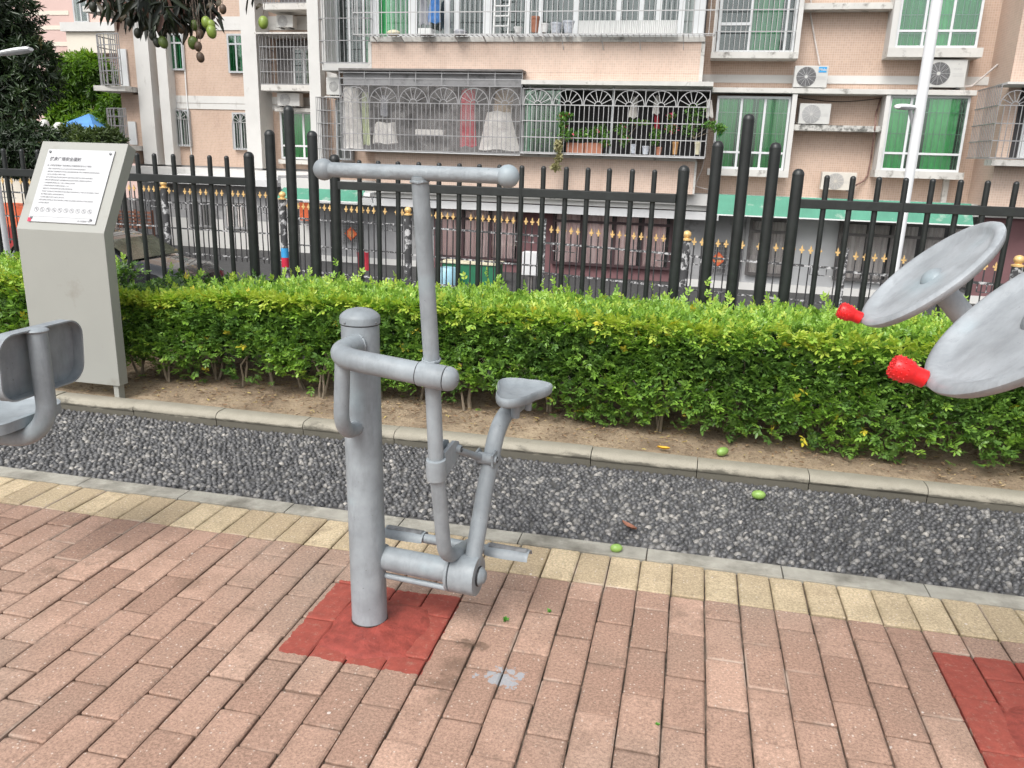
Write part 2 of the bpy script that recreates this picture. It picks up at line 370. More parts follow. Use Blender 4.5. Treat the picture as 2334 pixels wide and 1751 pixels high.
def place(me_list, cx, cy):
    v = vis(cx, cy); me = random.choice(me_list)
    dz = random.gauss(0, .0016); tx, ty = random.gauss(0, .0045), random.gauss(0, .0035); rz = random.gauss(0, .004)
    jx, jy = random.gauss(0, .0007), random.gauss(0, .0007)
    if v and -60 < v[0] < PW+60 and -60 < v[1] < PH+120:
        o = link('brick', me, paving, (cx+jx, cy+jy, dz)); o.rotation_euler = (tx, ty, rz)
    else:
        Mx = Matrix.Translation((cx, cy, dz)) @ Matrix.Rotation(rz, 4, 'Z'); n = len(far_v)
        far_v.extend([tuple(Mx @ q.co) for q in me.vertices]); far_t.extend([random.random()]*len(me.vertices))
        far_f.extend([(tuple(n+i for i in p.vertices), 1 if me.materials[0] is M_yel else 0) for p in me.polygons])
for i in range(-52, 62):
    cx = X0+(i+.5)*PB
    place(yelL, cx, Y0+PB)
    y = Y0
    if i % 2: place(redH, cx, y-PB/2); y -= PB
    while y > -.9: place(redL, cx, y-PB); y -= 2*PB
me = bpy.data.meshes.new('outer_bricks'); me.from_pydata(far_v, [], [f for f, k in far_f]); me.materials.append(M_redfar); me.materials.append(M_yel)
me.polygons.foreach_set('material_index', [k for f, k in far_f]); a = me.attributes.new('tint', 'FLOAT', 'POINT'); a.data.foreach_set('value', far_t); me.update()
o = link('outer_bricks', me, paving); o['kind'] = 'stuff'
# lumpy red painted cement round the posts
M_redpaint = pbr('red_floor_paint', (.27, .052, .038), .5, .3, 26, bs=1., bscale=55, dirt=(60, .68, .75), dirtcol=(.5, .3, .27))
def footing(cx, cy, rx, ry, seed):
    mb = MB(); n, m = 40, 8; rr = np.random.default_rng(seed); vs = []
    for i in range(m+1):
        t = i/m
        for k in range(n):
            a = 2*math.pi*k/n; sq = 1/max(abs(math.cos(a)), abs(math.sin(a)))**.6
            e = 1+.05*math.sin(3*a+seed)+.03*math.sin(7*a)
            x, y = t*rx*sq*e*math.cos(a), t*ry*sq*e*math.sin(a)
            z = .010*(1-t**3)+(.003*math.sin(38*x+seed)*math.cos(43*y)+.0015*math.sin(90*x+40*y))*(1-t)+rr.uniform(-.0014, .0014)*(t < 1) - (.006 if i == m else 0)
            vs.append((cx+x, cy+y, z))
    mb.add(vs, [(i*n+k, (i+1)*n+k, (i+1)*n+(k+1) % n, i*n+(k+1) % n) for i in range(m) for k in range(n)])
    return mb.build('red_cement_footing', M_redpaint, smooth=True, kind='structure')
footing(-.86, 2.10, .16, .17, 1); footing(1.12, 2.02, .2, .22, 5)
# flush concrete edging strip
edging = thing('edging_strip', (0, 0, 0), None, None); edging['kind'] = 'structure'
xs = [-9+.4935*k+.05 for k in range(37)]
for k in range(36):
    MB().box(xs[k]+.002, xs[k+1]-.002, Y0+.232, 2.878+random.uniform(-.002, .002), -.05, .001+random.uniform(-.0015, .0015), .003).build('edging_slab', M_conc, edging)
# ================= pebble bed =============================================
M_mort = pbr('pebble_mortar', (.085, .083, .08), .95, .3, 20, bs=.6, bscale=150)  # mortar kept extra dark, shade between the pebbles put into its colour
bed = thing('pebble_bed', (0, 0, 0), None, None); bed['kind'] = 'structure'
MB().box(-9, 9, 2.879, 3.70, -.05, -.009).build('mortar_bed', M_mort, bed)
def pebmat():
    m, nt, b = nodes('river_pebble'); a = N(nt, 'ShaderNodeAttribute', attribute_name='tint'); co = posn(nt)
    cr = N(nt, 'ShaderNodeValToRGB'); e = cr.color_ramp.elements
    for i, (p, c) in enumerate([(0, (.038, .038, .041)), (.45, (.088, .088, .091)), (.8, (.17, .17, .17)), (.97, (.26, .25, .24)), (1, (.36, .34, .31))]):
        if i >= 2: e.new(.5)
        e[i].position = p; e[i].color = c+(1,)
    nt.links.new(a.outputs['Fac'], cr.inputs[0]); n = noise(nt, co, 240, 4, .7)
    nt.links.new(mix(nt, mrange(nt, n, .55, .8, 0, .22), cr.outputs[0], (.2, .195, .19)), b.inputs['Base Color'])
    nt.links.new(mrange(nt, noise(nt, co, 40, 3), .3, .7, .33, .55), b.inputs['Roughness']); bump(nt, b, n, .25, .001); return m
M_peb = pebmat()
nseg, nr = 9, 3
dome = []
for i in range(nr):
    p = (i+0.)/nr*math.pi/2
    for k in range(nseg): t = 2*math.pi*k/nseg; dome.append((math.cos(p)*math.cos(t), math.cos(p)*math.sin(t), math.sin(p)))
dome.append((0, 0, 1)); dome = np.array(dome)
dq = [(i*nseg+k, i*nseg+(k+1) % nseg, (i+1)*nseg+(k+1) % nseg, (i+1)*nseg+k) for i in range(nr-1) for k in range(nseg)]
dt = [((nr-1)*nseg+k, (nr-1)*nseg+(k+1) % nseg, nr*nseg) for k in range(nseg)]
DT = np.array([(a, b, c) for a, b, c, d in dq]+[(a, c, d) for a, b, c, d in dq]+dt)
px, py = [], []
dx, dy = .0272, .0218
rows = int((3.70-2.885)/dy)
for j in range(rows):
    y = 2.892+j*dy; x = np.arange(-5.2, 2.8, dx)+(j % 2)*dx/2
    px.append(x+RNG.normal(0, .0052, x.size)); py.append(np.full(x.size, y)+RNG.normal(0, .0046, x.size))
px = np.concatenate(px); py = np.concatenate(py)
keep = (py < 3.695)*(RNG.random(px.size) > .03)*((py > 2.905)+(RNG.random(px.size) > .45)); px, py = px[keep > 0], py[keep > 0]; n = px.size
flow = .9*wob(px, py, .9, 1.)+RNG.normal(0, .7, n)
la = RNG.uniform(.0125, .0168, n)*(1+.15*wob(px, py, .6, 3)); lb = la*RNG.uniform(.62, .86, n); lc = RNG.uniform(.012, .017, n)
tilt = RNG.normal(0, .28, n); tint = np.clip(RNG.beta(2, 2.6, n)*.9+.08*wob(px, py, 1.2, 2), 0, .97); wh = RNG.random(n) > .994; tint[wh] = 1
zb = -.009+.004*wob(px, py, 1.1, 5)
def peb_verts(i):
    v = dome[None]*np.stack([la[i], lb[i], lc[i]], -1)[:, None]
    v = v+np.stack([.12*la[i], 0*la[i], 0*la[i]], -1)[:, None]*(dome[None, :, 2:3]**2)
    ct, st = np.cos(tilt[i]), np.sin(tilt[i]); x = v[..., 0]*ct[:, None]-v[..., 2]*st[:, None]*.6; z = v[..., 0]*st[:, None]*.6+v[..., 2]
    cf, sf = np.cos(flow[i]), np.sin(flow[i]); X = x*cf[:, None]-v[..., 1]*sf[:, None]; Yy = x*sf[:, None]+v[..., 1]*cf[:, None]
    return np.stack([X, Yy, z], -1)
# the 300 that show largest are parts of their own
D3 = np.stack([px, py, 0*px], -1)-np.array([0, 0, CAMH]); dep = D3 @ np.array(_f); sx_ = PW/2+F_*(D3 @ np.array(_r))/dep; sy_ = PH/2-F_*(D3 @ np.array(_u))/dep
inside = (sx_ > 5)&(sx_ < PW-5)&(sy_ > 0)&(sy_ < PH-5); size = np.where(inside, la*lb/dep**2, 0); order = np.argsort(-size); big = order[:300]; rest = order[300:]
for i in big:
    ii = np.array([i]); V = peb_verts(ii)[0]; me = bpy.data.meshes.new('pebble'); me.from_pydata(V.tolist(), [], DT.tolist())
    at_ = me.attributes.new('tint', 'FLOAT', 'POINT'); at_.data.foreach_set('value', [float(tint[i])]*len(V)); me.polygons.foreach_set('use_smooth', [True]*len(DT)); me.materials.append(M_peb)
    link('pebble', me, bed, (px[i], py[i], zb[i]))
V = peb_verts(rest)+np.stack([px[rest], py[rest], zb[rest]], -1)[:, None]
F = (np.arange(len(rest))[:, None, None]*len(dome)+DT[None]).reshape(-1, 3)
npmesh('pebbles', V.reshape(-1, 3), F, np.repeat(tint[rest], len(dome)), M_peb, bed, 'stuff', True)
# ================= raised kerb ============================================
kerb = thing('raised_kerb', (0, 0, 0), None, None); kerb['kind'] = 'structure'
prof = [(3.695, -.05), (3.695, .028), (3.690, .031), (3.688, .040), (3.694, .054), (3.708, .064), (3.728, .067), (3.790, .067), (3.80, .062), (3.80, -.05)]
kx = [-9+.508*k-.03 for k in range(36)]
for k in range(35):
    dz = random.uniform(-.003, .003); MB().prism([(y+random.uniform(-.001, .001), z+dz) for y, z in prof], 'x', kx[k]+.002, kx[k+1]-.002).build('kerb_stone', M_kerb, kerb, smooth=True)
# ================= soil bed ===============================================
nx, ny = 260, 46; gx = np.linspace(-9, 9, nx); gy = np.linspace(3.795, 5.74, ny); GX, GY = np.meshgrid(gx, gy, indexing='ij')
GZ = .05+.012*wob(GX, GY, 1.3)+.004*wob(GX, GY, 6, 2)+RNG.normal(0, .0018, GX.shape)+.02*np.clip((GY-3.85)/.6, 0, 1); GZ[:, 0] = .045
idx = np.arange(nx*ny).reshape(nx, ny)
F = np.stack([idx[:-1, :-1], idx[1:, :-1], idx[1:, 1:], idx[:-1, 1:]], -1).reshape(-1, 4)
npmesh('planting_soil', np.stack([GX, GY, GZ], -1).reshape(-1, 3), F, None, M_soil, None, 'structure', True)
MB().box(-9, 9, 5.60, 5.76, -1.6, .12, .01).build('retaining_wall', M_wallc, kind='structure')
# dry litter on the soil: leaf scraps and twigs
M_lit = leafmat('dry_litter', [(0, (.10, .055, .03)), (.5, (.22, .13, .07)), (.85, (.38, .28, .16)), (1, (.5, .4, .12))], .8, .05)
n = 9000; P = np.stack([RNG.uniform(-5, 3, n), 3.81+RNG.beta(1.5, 1.5, n)*1.0, np.zeros(n)], -1); P[:, 2] = .062+.012*wob(P[:, 0], P[:, 1], 1.3)+.02*np.clip((P[:, 1]-3.85)/.6, 0, 1)
a = RNG.uniform(0, 6.28, n); D = np.stack([np.cos(a), np.sin(a), RNG.normal(0, .15, n)], -1); Nn = unit(np.stack([RNG.normal(0, .3, n), RNG.normal(0, .3, n), np.ones(n)], -1))
V, F, T = leaves(P, D, Nn, RNG.uniform(.006, .036, n), RNG.uniform(.002, .012, n), RNG.random(n)); npmesh('leaf_litter', V, F, T, M_lit, None, 'stuff')
# ================= painted steel ==========================================
def steelmat(name, col=(.255, .285, .305), obj=False):
    m, nt, b = nodes(name); co = posn(nt)
    c = mix(nt, mrange(nt, noise(nt, co, 9, 4, .6), .36, .66), tuple(x*.82 for x in col), tuple(x*1.14 for x in col))
    c = mix(nt, mrange(nt, noise(nt, co, 24, 5, .7, (1, 1, .25)), .50, .72, 0, .6), c, tuple(x*.62 for x in col))      # brush marks, grime
    c = mix(nt, mrange(nt, noise(nt, co, 75, 4, .7), .67, .73, 0, .7), c, (.10, .10, .105))                # scuffs
    c = mix(nt, mrange(nt, noise(nt, co, 5, 3, .5), .58, .7, 0, .35), c, (.28, .38, .42))                     # older bluish coat
    nt.links.new(c, b.inputs['Base Color']); nt.links.new(mrange(nt, noise(nt, co, 12, 3), .3, .7, .42, .62), b.inputs['Roughness'])
    h = math_(nt, 'ADD', noise(nt, co, 60, 3, .5), math_(nt, 'MULTIPLY', noise(nt, co, 260, 3, .6), .35)); bump(nt, b, h, .35, .0022)
    return m
M_steel = steelmat('grey_painted_steel'); M_pitted = steelmat('hammered_grey_paint')
for n_ in M_pitted.node_tree.nodes:
    if n_.type == 'BUMP': n_.inputs['Strength'].default_value = .7; n_.inputs['Distance'].default_value = .0035
M_gap = pbr('dark_gap', (.02, .02, .022), .7); M_worn = pbr('worn_dark_steel', (.16, .165, .17), .45, .4, 40, bs=.4)
M_bolt = pbr('bolt_steel', (.16, .17, .18), .4, .3, 30, metal=.5)

# ================= the rider machine ======================================
bike = thing('exercise_rider', (-.912, 2.154, 0), 'grey painted rowing rider machine with handlebar, small saddle and foot bar on red patch', 'exercise machine', None, R_(-5))
M_gapshade = pbr('contact_shade_dark', (.06, .03, .025), .9, .4, 40)
B = lambda mb, name, mat=M_steel, par=bike, sm=True, ang=40: mb.build(name, mat, par, smooth=sm, local=True, ang=ang)
post = B(MB().tube([(.016, -.028, -.03), (.007, -.019, .3), (-.003, -.010, .6), (-.012, 0, .97)], .0555, 48), 'post')
B(MB().tube([(.015, -.027, .004), (.015, -.027, .0135)], .0575, 30), 'base_shade_ring', M_gapshade, post)  # dark ring: thin gap at the post foot with contact shade painted in
cap = B(MB().lathe([(.0565, .958), (.0585, .960), (.0585, .977), (.0575, .981), (.050, .989), (.038, .997), (.02, 1.002), (0, 1.004)], (-.012, 0, 0), n=48), 'cap')
B(MB().lathe([(.0562, .9555), (.0562, .9585)], (-.012, 0, 0), n=40), 'seam', M_gap, cap)
for th in (-1.9, -.2): B(MB().sphere((-.012+.0585*math.cos(th), .0585*math.sin(th), .966), .0035, 8, 5), 'rivet', M_bolt, cap)
armp = fillet([(0, -.035, .905), (0, -.195, .905), (.26, -.195, .884)], .085, 10)
arm = B(MB().tube(armp, .030, 32), 'upper_arm')
def weldring(c, ax, r, t=.0035, par=None, n=26):
    c, ax = Vector(c), Vector(ax).normalized(); a = ax.orthogonal().normalized(); b = ax.cross(a); mb = MB()
    pts = [c+(r+.001*math.sin(9*k))*(math.cos(2*math.pi*k/n)*a+math.sin(2*math.pi*k/n)*b)+ax*.001*math.cos(5*k) for k in range(n+1)]
    return B(mb.tube(pts, t, 6), 'weld', M_steel, par)
weldring((0, -.051, .905), (0, 1, 0), .030, .004, arm)
hub_ax = Vector((1, 0, -.07)).normalized(); h0 = Vector((.262, -.195, .8838))
hub = B(MB().lathe([(.0318, 0), (.033, .002), (.033, .072), (.0318, .074)], h0, hub_ax, 36), 'pivot_sleeve')
B(MB().lathe([(.0305, -.003), (.0305, .078)], h0, hub_ax, 30), 'seam', M_gap, hub)
B(MB().lathe([(.0322, .077), (.0328, .080), (.032, .088), (.028, .098), (.018, .106), (.006, .109), (0, .109)], h0, hub_ax, 36), 'end_cap')
B(MB().lathe([(.004, .107), (.004, .1105), (0, .111)], h0, hub_ax, 10), 'screw', M_bolt, hub)
br = B(MB().tube(fillet([(.022, -.166, .898), (.006, -.160, .664), (0, -.04, .656)], .085, 10), .0215, 26), 'brace_tube')
weldring((0, -.053, .6565), (0, 1, 0), .022, .003, br)
# lever with handlebar
A0 = .287
lev = fillet([(A0, -.246, 1.385), (A0, -.168, .893), (A0, -.135, .60), (A0+.005, -.078, .296), (A0+.015, .118, .252)], [.5, .5, .085], 9)
lever = B(MB().tube(lev, .0212, 30), 'lever')
weldring((A0, -.172, .918), (0, -.15, 1), .0225, .0032, lever); weldring((A0, -.162, .850), (0, -.12, 1), .0225, .003, lever)
hb = MB()
m_ = 60; pts = []
for i in range(m_+1): pts.append((.045+i/m_*.45, -.247, 1.392))
bar = B(hb.tube(pts, .0180, 28), 'handlebar', M_pitted)
for x in (.030, .508):
    B(MB().sphere((x, -.247, 1.392), .0265, 28, 18), 'ball_end')
weldring((A0, -.244, 1.374), (0, -.16, 1), .0215, .0035, bar)
# clamps and the link between the levers
cl = B(MB().lathe([(.0225, -.032), (.0275, -.030), (.0285, -.02), (.0285, .02), (.0275, .030), (.0225, .032)], (A0, -.136, .598), (0, -.1, 1), 30), 'lever_clamp')
def lug(poly, x0, x1, par):
    return B(MB().prism(poly, 'x', x0, x1), 'lug', M_steel, par, True, 50)
lug([(-.125, .645), (-.05, .655), (-.022, .645), (-.012, .625), (-.02, .600), (-.045, .588), (-.125, .565)], A0-.020, A0-.010, cl)
lug([(-.125, .645), (-.05, .655), (-.022, .645), (-.012, .625), (-.02, .600), (-.045, .588), (-.125, .565)], A0+.012, A0+.022, cl)
def pin(c, l0, l1, r, par):
    c = Vector(c); o = B(MB().lathe([(r*.9, l0), (r, l0+.003), (r, l1-.003), (r*.86, l1)], c, (1, 0, 0), 22), 'pivot_pin', M_steel, par)
    B(MB().lathe([(r*.62, l1-.001), (r*.62, l1+.0012), (0, l1+.0012)], c, (1, 0, 0), 18), 'socket', M_gap, par)
    B(MB().lathe([(r*.42, l1), (r*.42, l1+.004), (0, l1+.004)], c, (1, 0, 0), 6), 'bolt', M_bolt, par)
pin((A0, -.032, .625), -.03, .034, .0125, cl)
B(MB().tube([(A0+.004, -.032, .624), (A0+.05, .105, .553)], .0105, 18), 'link_rod')
cl2 = B(MB().lathe([(.016, -.03), (.018, -.028), (.018, .028), (.016, .03)], (.345, .105, .553), (1, 0, 0), 24), 'link_sleeve')
pin((.345, .105, .553), -.034, .040, .0135, cl2)
lug([(.082, .572), (.12, .578), (.16, .545), (.165, .515), (.12, .52), (.085, .535)], .318, .324, cl2)
lug([(.082, .572), (.12, .578), (.16, .545), (.165, .515), (.12, .52), (.085, .535)], .372, .378, cl2)
# seat lever, saddle
sl = fillet([(.345, .0, .225), (.352, .10, .47), (.362, .185, .66), (.380, .36, .668)], [.6, .13], 10)
seatlev = B(MB().tube(sl, .026, 30), 'seat_lever')
B(MB().lathe([(.0255, 0), (.0265, .003), (.022, .009), (0, .011)], sl[-1], (sl[-1]-sl[-2]).normalized(), 26), 'end_cap', M_steel, seatlev)
B(MB().tube([(.40, .225, .655), (.405, .225, .728)], .0145, 20), 'seat_stem')
B(MB().tube([(.42, .30, .66), (.425, .30, .725)], .011, 16), 'seat_stem')
oc, om = .412, .215
outline = []
def sad(t):
    # closed outline, t in [0,1): nose towards -m, wide rear towards +m with soft lobes
    a = 2*math.pi*t; y = -math.cos(a); k = math.sin(a)
    wdt = .046+.070*(max(0, (y+1)/2)**1.6)-.006*math.exp(-((y+.1)/.3)**2); wdt *= (1-abs(y)**8*.40)
    kk = math.copysign(abs(k)**.62, k); return kk*wdt*1.07, y*.135-(.018*(1-abs(kk))**1. if y > 0 else 0)
ns = 64; ringp = [sad(i/ns) for i in range(ns)]
def sring(s, z, dip=0): return [(oc+x*s, om+y*s, z-dip*(1-(x/.1)**2)) for x, y in ringp]
mb = MB(); rings = [sring(.0001, .7225), sring(.80, .7225), sring(.93, .724), sring(.985, .730), sring(1.0, .742), sring(.985, .751), sring(.945, .754), sring(.90, .749), sring(.82, .741), sring(.55, .734), sring(.25, .732), sring(.0001, .7315)]
vs = [p for r in rings for p in r]
mb.add(vs, [(i*ns+k, i*ns+(k+1) % ns, (i+1)*ns+(k+1) % ns, (i+1)*ns+k) for i in range(len(rings)-1) for k in range(ns)])
saddle = B(mb, 'saddle', M_steel, bike, True, 60)
# foot bar with two tread channels
ZF, MF = .238, .128
fb = B(MB().tube([(.03, MF, ZF), (.25, MF, ZF), (.47, MF, ZF)], .0155, 22), 'foot_bar')
weldring((A0+.016, MF-.013, ZF+.002), (0, 1, 0), .02, .003, fb)
def tread(x0, x1):
    n = 14; mb = MB(); out, inn = [], []
    for i in range(n+1):
        a = R_(12+156*i/n); out.append((MF+.034*math.cos(a), ZF-.012+.033*math.sin(a))); inn.append((MF+.0315*math.cos(a), ZF-.012+.0305*math.sin(a)))
    poly = out+inn[::-1]; m = len(poly); vs = []
    K = 9
    for j in range(K+1):
        t = j/K; x = x0+(x1-x0)*t; s = 1 if 0 < j < K else .92
        vs += [(x, MF+(p[0]-MF)*s, p[1]+.0012*math.sin(6*t+p[0]*90)) for p in poly]
    fs = [(j*m+k, j*m+(k+1) % m, (j+1)*m+(k+1) % m, (j+1)*m+k) for j in range(K) for k in range(m)]
    fs += [(k, k+1, m-2-k, m-1-k) for k in range(n)]+[(K*m+m-1-k, K*m+m-2-k, K*m+k+1, K*m+k) for k in range(n)]
    t = B(mb.add(vs, fs), 'foot_tread', M_steel, bike, True, 60)
    B(MB().prism([(MF+.028*math.cos(R_(60+60*i/6)), ZF-.0105+.0335*math.sin(R_(60+60*i/6))) for i in range(7)]+[(MF+.028*math.cos(R_(120-60*i/6)), ZF-.0095+.0335*math.sin(R_(120-60*i/6))) for i in range(7)], 'x', x0+.008, x1-.008), 'worn_strip', M_worn, t, True)
tread(.0, .138); tread(.352, .492)
# lower arm and drum
lower = B(MB().tube([(.03, 0, .216), (.30, 0, .214)], .038, 34), 'lower_arm')
weldring((.053, 0, .216), (1, 0, 0), .039, .004, lower)
B(MB().tube([(.045, -.012, .163), (.29, -.012, .160)], .0095, 16), 'stop_tube'); 
B(MB().lathe([(.060, .277), (.0615, .279), (.0615, .286), (.058, .288)], (0, 0, .214), (1, 0, 0), 44), 'drum_flange')
B(MB().lathe([(.056, .286), (.056, .292)], (0, 0, .214), (1, 0, 0), 40), 'seam', M_gap, bike.children[-1])
dr = B(MB().lathe([(.058, .290), (.061, .292), (.061, .366), (.0595, .370), (.0, .370)], (0, 0, .214), (1, 0, 0), 48), 'drum')
B(MB().lathe([(.031, .369), (.031, .372), (.030, .376)], (0, 0, .214), (1, 0, 0), 30), 'seam', M_gap, dr)
B(MB().lathe([(.0295, .371), (.0295, .377), (.027, .381), (.017, .391), (.012, .393), (0, .394)], (0, 0, .214), (1, 0, 0), 32), 'hub_cap')

# ================= tai-chi wheel machine on the right =====================
M_red = pbr('red_rubber_grip', (.62, .012, .014), .38, .15, 30, bs=.3)
nrm = Vector((-.697, -.023, .717)).normalized()
wheelm = thing('wheel_exerciser', (1.06, 1.82, 0), 'pair of tilted grey dish wheels with red grips, beside the hedge at the right edge', 'exercise machine')
M_dish = steelmat('light_grey_dish_paint', (.33, .355, .375))
W = lambda mb, name, mat=M_dish, par=wheelm, ang=45: mb.build(name, mat, par, smooth=True, ang=ang)
cent = [Vector((.630, 2.346, 1.161)), Vector((.590, 1.525, 1.194))]
Rw = .208
hubpts = []
rng_dir = None
def vis3(P): w3 = Vector(P)-Vector((0, 0, CAMH)); d_ = w3.dot(_f); return PW/2+F_*w3.dot(_r)/d_, PH/2-F_*w3.dot(_u)/d_
for c in cent:
    dprof = [(.0, -.014), (.10, -.016), (.165, -.015), (.196, -.008), (.205, .004), (.206, .010), (.2, .0165), (.188, .0185), (.178, .013), (.168, .004), (.155, .0005), (.10, -.001), (.05, .001), (.0, .002)]
    d = W(MB().lathe(dprof, c, nrm, 72), 'dish')
    W(MB().lathe([(.034, -.004), (.030, .004), (.023, .011), (.014, .016), (.006, .018), (0, .0185)], c, nrm, 28), 'hub_boss', M_steel, d)
    back = c-nrm*.012; end = c-nrm*.28
    W(MB().tube([back, end], .031, 26), 'wheel_shaft'); hubpts.append(end)
    # grip: at the rim point that faces the user, standing along the wheel's normal
    u1_ = nrm.cross(Vector((0, 0, 1))).normalized(); u2_ = nrm.cross(u1_)
    cand = [math.cos(q)*u1_+math.sin(q)*u2_ for q in np.linspace(0, 2*math.pi, 90)]; e = min(cand, key=lambda q: vis3(c+q*.206)[0]-.35*vis3(c+q*.206)[1]); gax = (nrm*.86+e*.42).normalized()
    g0 = c+e*(.200)+nrm*.010
    W(MB().lathe([(.011, -.006), (.011, .012)], g0, gax, 16), 'grip_pin', M_steel, d)
    gp = [(.0145, .004), (.0170, .006), (.0172, .024), (.0185, .030), (.0222, .035), (.0230, .056), (.0222, .063), (.019, .068), (0, .069)]
    g = W(MB().lathe(gp, g0, gax, 20), 'grip', M_red)
    kn = MB(); a_ = gax.orthogonal().normalized(); b_ = gax.cross(a_)
    for h, r, cnt in ((.043, .0227, 14), (.053, .0231, 14), (.062, .0222, 14), (.0675, .0180, 12), (.069, .010, 8), (.0695, .003, 3)):
        for k in range(cnt):
            t = 2*math.pi*(k+.5*(cnt > 10))/cnt; kn.sphere(g0+gax*h+r*(math.cos(t)*a_+math.sin(t)*b_), .0019, 6, 4)
    W(kn, 'grip_studs', M_red, g)
mid = (hubpts[0]+hubpts[1])/2
W(MB().tube([hubpts[0], hubpts[1]], .03, 24), 'cross_tube')
W(MB().tube(fillet([mid, Vector((1.06, 1.82, .85)), Vector((1.06, 1.82, .7))], .06), .035, 24), 'neck')
W(MB().tube([(1.06, 1.82, -.02), (1.06, 1.82, .9)], .054, 40), 'post')
W(MB().lathe([(.056, .9), (.056, .93), (.04, .95), (0, .956)], (1.06, 1.82, 0), n=36), 'cap')

# ================= leg-press seat on the left =============================
seatm = thing('bench_press_seat', (-2.85, 1.98, 0), 'grey steel exercise seat with rimmed backrest on a bent tube at the left edge', 'exercise seat')
Q = lambda mb, name, mat=M_steel, par=seatm, ang=45: mb.build(name, mat, par, smooth=True, ang=ang)
def roundrect(w, h, r, n=8):
    out = []
    for cx, cy, a0 in ((w/2-r, h/2-r, 0), (-w/2+r, h/2-r, 90), (-w/2+r, -h/2+r, 180), (w/2-r, -h/2+r, 270)):
        for i in range(n+1): a = R_(a0+90*i/n); out.append((cx+r*math.cos(a), cy+r*math.sin(a)))
    return out
pw, ph = .345, .213; pc = Vector((-2.0, 2.105, .772)); lean = R_(4)
def pan(mb, w, h, x0, x1, r=.06, t=.005):
    # rimmed tray opening towards +x: floor at x0, rim to x1
    o = roundrect(w, h, r); i = roundrect(w-2*t, h-2*t, r-t); n = len(o)
    P3 = lambda p, x: (pc.x+x+p[1]*math.tan(lean), pc.y+p[0], pc.z+p[1])
    vs = [P3(p, x0) for p in o]+[P3(p, x1) for p in o]+[P3(p, x1) for p in i]+[P3(p, x0+t) for p in i]
    fs = [(k+j*n, (k+1) % n+j*n, (k+1) % n+(j+1)*n, k+(j+1)*n) for j in range(3) for k in range(n)]+[tuple(range(n-1, -1, -1)), tuple(3*n+k for k in range(n))]
    return mb.add(vs, fs)
Q(pan(MB(), pw, ph, -.02, .022), 'backrest')
tp = fillet([(-1.975, 2.085, .872), (-1.965, 2.075, .515), (-2.85, 1.99, .515)], .12, 12)
Q(MB().tube(tp, .030, 30), 'bent_tube')
Q(MB().sphere((-1.978, 2.085, .871), .036, 24, 10, (1.05, 1.05, .28)), 'tube_cap')
mbs = MB(); o = roundrect(.33, .34, .08); n = len(o); cxx, cyy = -2.20, 2.09
vs = [(cxx+p[0], cyy+p[1], .556) for p in o]+[(cxx+p[0]*1.0, cyy+p[1], .590) for p in o]+[(cxx+p[0]*.93, cyy+p[1]*.93, .592) for p in o]+[(cxx+p[0]*.88, cyy+p[1]*.88, .583) for p in o]
Q(mbs.add(vs, [(k+j*n, (k+1) % n+j*n, (k+1) % n+(j+1)*n, k+(j+1)*n) for j in range(3) for k in range(n)]+[tuple(range(n-1, -1, -1)), tuple(3*n+k for k in range(n))]), 'seat')
Q(MB().box(-2.25, -2.0, 2.06, 2.10, .535, .558), 'seat_bracket')
Q(MB().tube([(-2.85, 1.98, -.02), (-2.85, 1.98, .62)], .05, 30), 'post')

# ================= notice stand ===========================================
M_sign = pbr('sage_grey_powder_coat', (.30, .305, .28), .5, .04, 2, bs=.06, bscale=300, dirt=(5, .60, .75), dirtcol=(.25, .245, .215))
M_plate = pbr('pale_brushed_plate', (.46, .47, .48), .35, .03, 40, stretch=(1, .05, 1)); M_ink = pbr('dark_print', (.10, .10, .11), .6); M_inkred = pbr('crimson_print', (.55, .02, .07), .5)
sx0, sx1 = -3.625, -3.075; sg = thing('notice_stand', (-3.35, 3.82, .06), 'sage grey notice stand with slanted head and white rules plate, before the hedge', 'sign')
T_ = .072; yb, yt = 3.78, 4.045; zb, zt = .985, 1.452
sl_ = Vector((0, yt-yb, zt-zb)).normalized(); nb = Vector((0, sl_.z, -sl_.y))    # into the body
body = [(yb, .135), (yb, zb), (yt, zt), (yt+nb.y*T_, zt+nb.z*T_), (yb+T_, zb-.012), (yb+T_, .135)]
bm = bmesh.new(); tmp = MB().prism(body, 'x', sx0, sx1)
G = tmp.build('panel_body', M_sign, sg)
md = G.modifiers.new('edge', 'BEVEL'); md.width = .003; md.segments = 2; md.limit_method = 'ANGLE'
for x in (sx0+.02, sx1-.05): MB().box(x, x+.03, yb+.012, yb+.06, .02, .14).build('foot', M_sign, sg)
hx = Vector((1, 0, 0)); pl0 = Vector((sx0, yb, zb)); hn = -nb
def hp(u_, v_, d_=0): return pl0+hx*u_+sl_*v_+hn*d_
Lh = math.hypot(yt-yb, zt-zb); u0, u1, v0, v1 = .062, .487, .045, Lh-.052
mb = MB(); vs = [hp(a, b, d) for d in (.004, .007) for a, b in ((u0, v0), (u1, v0), (u1, v1), (u0, v1))]
plate = mb.add(vs, [(0, 1, 2, 3), (4, 5, 6, 7), (0, 1, 5, 4), (1, 2, 6, 5), (2, 3, 7, 6), (3, 0, 4, 7)]).build('plate', M_plate, sg)
for a, b in ((u0+.018, v1-.018), (u1-.022, v1-.02), (u0+.02, v0+.022), (u1-.03, v0+.022)):
    MB().lathe([(.0065, .004), (.0065, .012), (.004, .014), (0, .0142)], hp(a, b), hn, 16).build('stud', M_bolt, sg, smooth=True)
